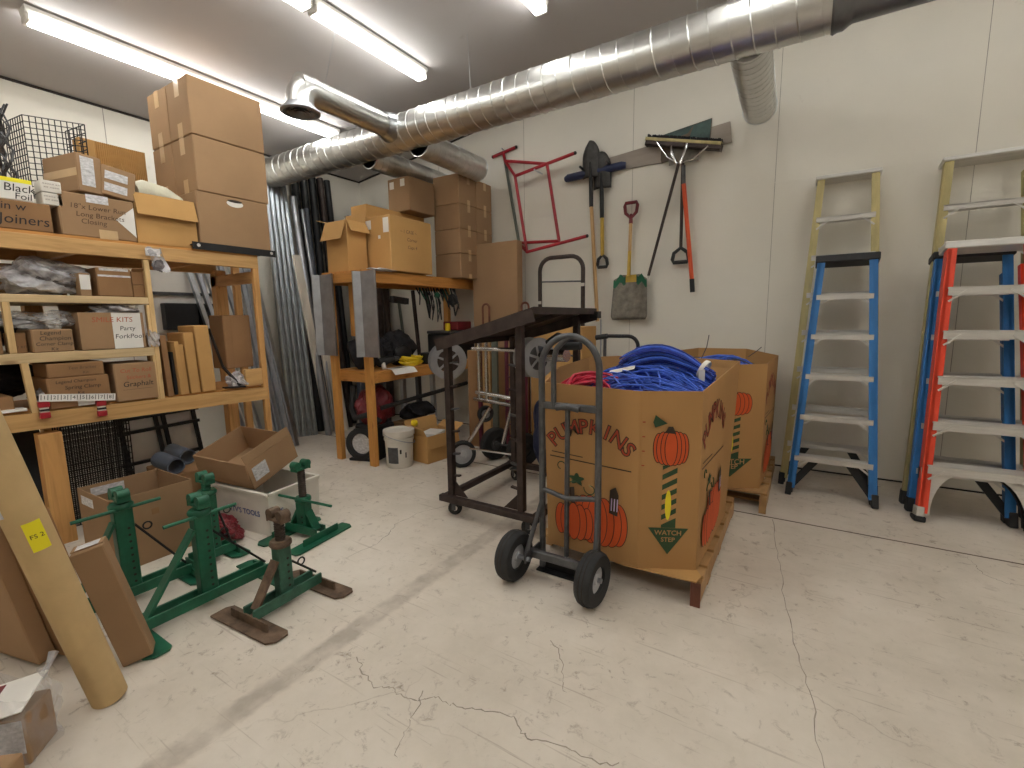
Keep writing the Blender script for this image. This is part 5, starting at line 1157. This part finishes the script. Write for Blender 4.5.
def leaf(Mx, cx, cy, r, par, a=.3):
    pts = []
    for i in range(30):
        q = 2 * PI * i / 30; rr = r * (1 + .28 * math.cos(5 * q)); pts.append((cx + rr * math.cos(q + a), cy + .75 * rr * math.sin(q + a)))
    put('print_leaf', MB().prism(pts, Mx, .0004, .0008), 'pump_green', par)
def curl(Mx, cx, cy, r, a0, a1, par):
    pts = [Mx @ V((cx + r * (1 - .5 * i / 16) * math.cos(a0 + (a1 - a0) * i / 16), cy + r * (1 - .5 * i / 16) * math.sin(a0 + (a1 - a0) * i / 16), .001)) for i in range(17)]
    put('print_vine', MB().tube(pts, .0025, 4), 'pump_green', par)
def bin_(label, bot, top, z0, z1, dip=None):
    t = thing('pumpkin_bin', label, 'box', (sum(p[0] for p in bot) / 8, sum(p[1] for p in bot) / 8, z0), 'octagonal cardboard pumpkin bins')
    n = 8; W = MB(); cxy = V((sum(p[0] for p in bot) / 8, sum(p[1] for p in bot) / 8, 0)); th = .008
    zt = [z1] * 8
    if dip: zt = dip
    bo = [W.bm.verts.new((x, y, z0)) for x, y in bot]; to = [W.bm.verts.new((x, y, z)) for (x, y), z in zip(top, zt)]
    inn = lambda v: W.bm.verts.new(v.co + (cxy - V((v.co.x, v.co.y, 0))).normalized() * th)
    bi = [inn(v) for v in bo]; ti = [inn(v) for v in to]
    for i in range(n):
        j = (i + 1) % n
        for q in ((bo[i], bo[j], to[j], to[i]), (bi[j], bi[i], ti[i], ti[j]), (to[i], to[j], ti[j], ti[i]), (bo[j], bo[i], bi[i], bi[j])): W.bm.faces.new(q)
    put('wall', W, 'card_bin', t)
    F = []
    for i in range(n):
        j = (i + 1) % n
        a, b, c = V((*bot[i], z0)), V((*bot[j], z0)), V((*top[i], zt[i]))
        Mx = frame(a, b - a, c - a); Mx.translation += V((Mx[0][2], Mx[1][2], Mx[2][2])) * .0012
        F.append((Mx, (b - a).length))
    return t, F
def main_panel(t, Mx, w, full=True, h=.88):
    k = w / .5
    arc_text('PUMPKINS', Mx, w * .49, .40, .26 * k + .02, -.80, .80, .105 * k, 'pump_red', t)
    put('print_line', seg(Mx, (w * .04, .505), (w * .93, .49), .006), 'pump_dark', t); put('print_line', seg(Mx, (w * .06, .53), (w * .42, .522), .005), 'pump_dark', t)
    leaf(Mx, w * .35, .40, .035, t); curl(Mx, w * .17, .455, .03, 0, 4.5, t); curl(Mx, w * .50, .36, .035, 3, 8, t); curl(Mx, w * .30, .34, .06, .5, 2.6, t)
    lobes(Mx, w * .58, .20, w * .62, .26, 7, 'pump_orange', 'pump_dark', t, 'p')
    Mf = Mx @ Matrix.Translation((0, 0, .006)); lobes(Mf, w * .32, .17, w * .42, .20, 5, 'pump_orange', 'pump_dark', t, 'p')
    put('print_stem', MB().prism([(w * .30, .27), (w * .34, .27), (w * .33, .36), (w * .26, .35)], Mf, .0005, .004), 'pump_dark', t)
    put('print_stem', MB().prism([(w * .71, .26), (w * .80, .25), (w * .81, .36), (w * .78, .40), (w * .72, .38)], Mx, .0005, .008), 'pump_dark', t)
    for dx in (0, .03, .06): put('print_highlight', seg(Mx, (w * (.735 + dx), .275), (w * (.74 + dx), .34), .006, .0095), 'pump_lilac', t)
def step_panel(t, Mx, w):
    c = w / 2; k = w / .28
    lobes(Mx, c, .615, w * .56, .165, 7, 'pump_orange', 'pump_dark', t, 'p')
    put('print_stem', MB().prism([(c - .03, .69), (c + .02, .685), (c + .005, .72), (c - .015, .72)], Mx, .0004, .007), 'pump_dark', t)
    put('print_leaf', MB().prism([(c - .075, .715), (c - .02, .735), (c - .05, .755), (c - .075, .775), (c - .085, .74)], Mx, .0005, .0075), 'pump_green', t)
    put('print_post', MB().prism([(c - .034 * k, .22), (c + .034 * k, .22), (c + .034 * k, .53), (c - .034 * k, .53)], Mx, .0004, .0004), 'pump_green', t)
    for i in range(6):
        y = .235 + .05 * i
        put('print_stripe', MB().prism([(c - .034 * k, y), (c - .034 * k, y + .024), (c + .034 * k, y + .061), (c + .034 * k, y + .037)], Mx, .0004, .0009), 'pump_tan', t)
    put('print_ear', MB().prism([(c - .004 + .014 * math.cos(q), .335 + .075 * math.sin(q)) for q in [2 * PI * i / 18 for i in range(18)]], Mx, .0004, .0016), 'pump_yellow', t)
    put('print_triangle', MB().prism([(c - .095 * k, .22), (c, .085), (c + .095 * k, .22)], Mx, .0004, .0022), 'pump_green', t)
    put('lettering', MB().text('WATCH', Mx @ Matrix.Translation((c, .195, .0032)), .034 * k, weight=.0006), 'pump_tan', t); put('lettering', MB().text('STEP', Mx @ Matrix.Translation((c, .16, .0032)), .032 * k, weight=.0006), 'pump_tan', t)
B0 = [(-1.125, 2.145), (-.625, 2.125), (-.375, 2.245), (-.35, 3.02), (-.6, 3.30), (-1.06, 3.32), (-1.285, 3.05), (-1.27, 2.57)]
T0 = [(-1.137, 2.127), (-.628, 2.107), (-.373, 2.229), (-.338, 3.30), (-.58, 3.42), (-1.08, 3.40), (-1.295, 3.10), (-1.28, 2.58)]
t1, F1 = bin_('near octagonal cardboard pumpkin bin filled with blue cables', B0, T0, .1165, 1.005, dip=[1.01, 1.0, 1.0, 1.05, 1.05, 1.06, 1.06, 1.04])
main_panel(t1, *F1[0]); step_panel(t1, *F1[1]); main_panel(t1, F1[2][0], F1[2][1] * .8)
for zz in (.80, .73, .66, .59): put('staple', MB().box(F1[1][0] @ V((.014, zz - .06, .001)), (.012, .012, .004)), 'pump_red', t1)
put('overlap_seam', MB().prism([(0.004, 0), (.028, 0), (.028, .87), (.004, .88)], F1[1][0], .003), 'card_bin', t1)
put('bottom_flap', MB().prism([(-.70, 2.118), (-.355, 2.137), (-.342, 2.20), (-.372, 2.25), (-.62, 2.13)], Matrix.Translation((0, 0, .1175)), .006), 'card_tan', t1)
B2 = [(-.95, 3.45), (-.58, 3.425), (-.205, 3.63), (-.175, 4.25), (-.42, 4.5), (-.80, 4.5), (-.99, 4.3), (-.99, 3.65)]
T2 = [(-.95, 3.43), (-.58, 3.405), (-.20, 3.61), (-.165, 4.28), (-.42, 4.55), (-.82, 4.55), (-1.01, 4.32), (-1.01, 3.63)]
t2, F2 = bin_('far octagonal cardboard pumpkin bin behind the near one', B2, T2, .1165, 1.01, dip=[1.0, 1.0, 1.01, 1.02, 1.05, 1.05, 1.03, 1.0])
main_panel(t2, *F2[0]); step_panel(t2, *F2[1]); main_panel(t2, *F2[2])

# ---------------------------------------------------------------- cables
def strands(n, cx, cy, z, rx, ry, L, rad, seed, dome=.12, m=None, ang=None, ys=1.):
    rn = random.Random(seed); m = m or MB()
    for i in range(n):
        a = rn.uniform(0, 2 * PI); q = rn.random() ** .5
        x = cx + rx * q * math.cos(a); y = cy + ry * q * math.sin(a); h = z + dome * (1 - q * q) + rn.uniform(-.03, .03)
        d = (ang if ang is not None else 0) + rn.uniform(-.55, .55); l = L * rn.uniform(.5, 1.); b = rn.uniform(-.12, .12); pts = []
        for k in range(7):
            u = k / 6 - .5
            xx, yy = x + l * u * math.cos(d) - b * (u * u * 4 - .5) * math.sin(d), y + l * u * math.sin(d) + b * (u * u * 4 - .5) * math.cos(d)
            ex, ey = (xx - cx) / rx, (yy - cy) / ry; e = math.hypot(ex, ey)
            if e > 1: xx, yy = cx + (xx - cx) / e, cy + (yy - cy) / e
            pts.append((xx, yy, h - .22 * u * u + rn.uniform(-.006, .006) - .05 * min(1, e) ** 3))
        m.tube(pts, rad, 5, cap=False)
    return m
o = put('cable_pile', strands(480, -.78, 2.74, .945, .40, .50, .75, .0048, 5, .06, ang=.35), 'blue_cable'); tag(o, 'heap of loose blue network cables filling the near pumpkin bin', 'cables', kind='stuff')
o = put('cable_pile', strands(230, -.75, 2.70, .975, .37, .44, .6, .0046, 6, .07, ang=-.2), 'blue_cable2'); tag(o, 'brighter blue loose cables on top of the heap in the near bin', 'cables', kind='stuff')
o = put('cable_pile', MB().grid(20, 20, lambda a, b: (-.80 + .40 * (2 * a - 1) * (1 - .3 * (2 * b - 1) ** 4), 2.75 + .52 * (2 * b - 1) * (1 - .2 * (2 * a - 1) ** 4), .86 + .08 * math.cos(PI * (a - .5)) * math.cos(PI * (b - .5)))), 'blue_cable', smooth=True); tag(o, 'packed lower layer of blue cables inside the near pumpkin bin', 'cables', kind='stuff')
o = put('cable_pile', strands(60, -1.0, 2.45, .965, .19, .17, .5, .0065, 9, .05, ang=.5), 'red_cable'); tag(o, 'pinkish red cables at the left front of the near bin', 'cables', kind='stuff')
cb = thing('cable_bundle', 'thick tied bundle of blue cables arching on top of the heap', 'cables', (-.83, 2.75, 1.05))
P0, P1, P2 = V((-.86, 2.66, 1.07)), V((-.70, 2.76, 1.19)), V((-.42, 2.70, 1.05)); rn = random.Random(3)
for kk, mm in ((0, 'blue_cable'), (1, 'blue_cable2')):
    mb = MB()
    for i in range(70):
        a = rn.uniform(0, 2 * PI); q = rn.random() ** .5; s = V((0, math.cos(a) * q, math.sin(a) * q * .75)); pts = []
        e = rn.uniform(-.05, .10); st = rn.uniform(-.14, .16)
        for k in range(11):
            u = st * (1 - k / 10) + k / 10 * (1 + e * .5); p = P0 * (1 - u) ** 2 + P1 * 2 * u * (1 - u) + P2 * u * u
            sp = .10 - .05 * u if u < .75 else .0625 - .03 * min(1, (u - .75) / .18) if u < .93 else .035 + .1 * (u - .93)
            pts.append(p + s * sp + V((0, 0, -.06 * max(0, u - .5))))
        mb.tube(pts, .0048, 5, cap=False)
    bo = put('strands', mb, mm, cb, smooth=True); bo['kind'] = 'stuff'
put('tie', MB().lathe_open([(.052, -.012), (.055, 0), (.052, .012), (.045, 0), (.052, -.012)], axis((-.455, 2.705, 1.05), (1, -.2, -.5)), 16), 'white_plastic', cb, smooth=True); put('tag', MB().box((-.455, 2.65, 1.02), (.03, .004, .07), rotz(.3)), 'paper', cb)
tag(put('white_cable_tie', MB().grid(6, 1, lambda a, b: (-.93 + .13 * a, 2.52 + .05 * a + .02 * b, 1.02 + .03 * a + .02 * b)), 'white_plastic'), 'white strap lying across the blue cables', 'strap')
wm = strands(70, -.58, 3.98, .955, .36, .46, .5, .004, 15, .04, ang=.2)
o = put('cable_pile', wm, 'steel_grey'); tag(o, 'grey wires filling the far pumpkin bin', 'cables', kind='stuff')
o = put('cable_pile', strands(40, -.52, 3.9, .98, .3, .3, .5, .006, 17, .04, ang=.2), 'blue_cable2'); tag(o, 'few blue cables lying on the grey wires of the far bin', 'cables', kind='stuff')
tag(put('packed_wires', MB().grid(8, 8, lambda a, b: (-.58 + .38 * (2 * a - 1) * (1 - .3 * (2 * b - 1) ** 4), 3.98 + .48 * (2 * b - 1) * (1 - .25 * (2 * a - 1) ** 4), .90 + .04 * math.sin(5 * a + 4 * b))), 'parts_grey'), 'dark packed wires under the top wires of the far bin', 'cables', kind='stuff')
for i, (p, q) in enumerate((((-.66, 3.75, 1.0), (-.60, 3.72, 1.20)), ((-.36, 4.05, 1.02), (-.27, 4.0, 1.10)))):
    tag(put('stiff_wire', MB().tube([p, (V(p) + V(q)) / 2 + V((.015, 0, .01)), q], .0035, 5), 'steel_grey'), ('tall' if i == 0 else 'short') + ' stiff wire sticking up out of the far bin', 'wire')

# ================================================================ HAND TRUCK IN FRONT
t = thing('hand_truck', 'grey two-wheeled hand truck with looped handle in front of the near pumpkin bin', 'hand truck', (-.96, 2.02, 0))
xl, xr, yh = -1.112, -.805, 2.055
g = 'steel_grey'
put('frame_loop', MB().tube([(xl, yh, .03), (xl, yh, 1.09)] + arc(((xl + xr) / 2, yh - .0, 1.10), (xr - xl) / 2, PI, 0, (1, 0, 0), (0, 0, 1.0), 14) + [(xr, yh, 1.09), (xr, yh, .03)], .0165, 12), g, t, smooth=True)
xg = -1.045
put('grip_handle', MB().tube([(xg, yh, .90), (xg, yh, 1.12), (xg + .02, yh - .01, 1.19), (xg + .06, yh, 1.235), (xg + .1, yh, 1.255)], .014, 10), g, t, smooth=True)
put('hand_pad', MB().tube([(xg + .02, yh + .035, 1.20), (xg + .13, yh + .035, 1.205)], .02, 10), 'rubber', t, smooth=True)
put('cross_bar', MB().beam((xl, yh, .905), (xr, yh, .905), .02, .036, (0, 0, 1), .004), g, t)
put('cross_bar_boss', MB().tube([(-1.02, yh - .018, .90), (-.96, yh - .028, .915), (-.90, yh - .018, .90)], .016, 10), g, t, smooth=True)
put('cross_bar', MB().tube([(xl, yh, .46), (-.96, yh - .03, .445), (xr, yh, .46)], .013, 10), g, t, smooth=True)
put('centre_bar', MB().tube([(-.968, yh, .90), (-.966, yh - .015, .13)], .013, 10), g, t, smooth=True)
put('axle_beam', MB().beam((-1.16, 1.975, .135), (-.80, 1.975, .135), .03, .042, (0, 0, 1), .004), g, t)
put('toe_plate', MB().lo((xl - .03, yh - .02, .004), (xr + .03, yh + .06, .012)).lo((xl - .03, yh + .018, .012), (xr + .03, yh + .024, .1)), 'steel_black', t)
for x, s in ((xl, -1), (xr, 1)):
    put('wheel_strut', MB().tube([(x, yh, .40), (x + s * .02, 1.985, .25), (x + s * .03, 1.93, .14)], .013, 9), g, t, smooth=True)
    put('axle_bracket', MB().beam((x + s * .02, yh, .135), (x + s * .02, 1.90, .13), .008, .05, (0, 0, 1)), g, t)
    xc = -1.205 if s < 0 else -.772
    wheel((xc, 1.915, .128), (1, -.08, 0), .128, .078, t, rim=.5)
    put('axle_end', MB().tube([(x, 1.915, .128), (xc + s * .045, 1.915, .128)], .012, 9), 'galv_dull', t, smooth=True)
# a second one behind the bin
h2 = thing('hand_truck', 'hand truck mostly hidden behind the near bin, only its black loop handle showing', 'hand truck', (-1.2, 3.52, 0))
yy = 3.52; x0, x1 = -1.335, -1.07; zt = 1.195
put('frame_loop', MB().tube([(x0 - .06, yy, zt - .012), (x0, yy, zt), (x1 - .08, yy, zt)] + arc((x1 - .08, yy, zt - .08), .08, PI / 2, 0, (1, 0, 0), (0, 0, 1), 7) + [(x1, yy, .1)], .0145, 10), 'steel_black', h2, smooth=True)
put('rail', MB().tube([(x0, yy, zt), (x0 - .005, yy, .1)], .013, 9), g, h2, smooth=True)
put('grip', MB().tube([(x0 - .075, yy, zt - .014), (x0 + .02, yy, zt)], .021, 10), 'rubber', h2, smooth=True)
for x in (x0 + .02, x1 - .02): wheel((x, yy + .12, .125), (1, 0, 0), .125, .06, h2)
put('cross_bar', MB().tube([(x0, yy, .5), (x1, yy, .5)], .012, 8), g, h2, smooth=True); put('axle', MB().tube([(x0, yy + .12, .125), (x1, yy + .12, .125)], .011, 8), g, h2, smooth=True)
put('toe_plate', MB().lo((x0, yy - .08, .005), (x1, yy + .02, .013)), g, h2)
for x in (x0, x1): put('bracket', MB().beam((x, yy, .13), (x, yy + .12, .125), .008, .04, (0, 0, 1)), g, h2)
# ================================================================ CAMERA AND VIEW
F, PI_, YW, RO = 465.1, .13930, .56055, -.01468
f = V((-math.sin(YW) * math.cos(PI_), math.cos(YW) * math.cos(PI_), -math.sin(PI_)))
rt = V((math.cos(YW), math.sin(YW), 0)); up = rt.cross(f)
r2 = rt * math.cos(RO) + up * math.sin(RO); u2 = -rt * math.sin(RO) + up * math.cos(RO)
Rm = Matrix((r2, u2, -f)).transposed().to_4x4(); Rm.translation = (0, 0, 1.34)
cd = bpy.data.cameras.new('camera'); cam = bpy.data.objects.new('camera', cd); COL.objects.link(cam)
cam.matrix_world = Rm; cd.sensor_fit = 'HORIZONTAL'; cd.sensor_width = 36; cd.lens = F / 1024 * 36; cd.clip_start = .02
SC.camera = cam
w = bpy.data.worlds.new('world'); SC.world = w; w.use_nodes = True
w.node_tree.nodes['Background'].inputs['Color'].default_value = (.8, .8, .8, 1); w.node_tree.nodes['Background'].inputs['Strength'].default_value = .1
SC.view_settings.view_transform = 'Standard'; SC.view_settings.look = 'None'; SC.view_settings.gamma = 1; SC.view_settings.use_curve_mapping = False
SC.view_settings.exposure = EXPOSURE
SC.cycles.max_bounces = 8; SC.cycles.diffuse_bounces = 5
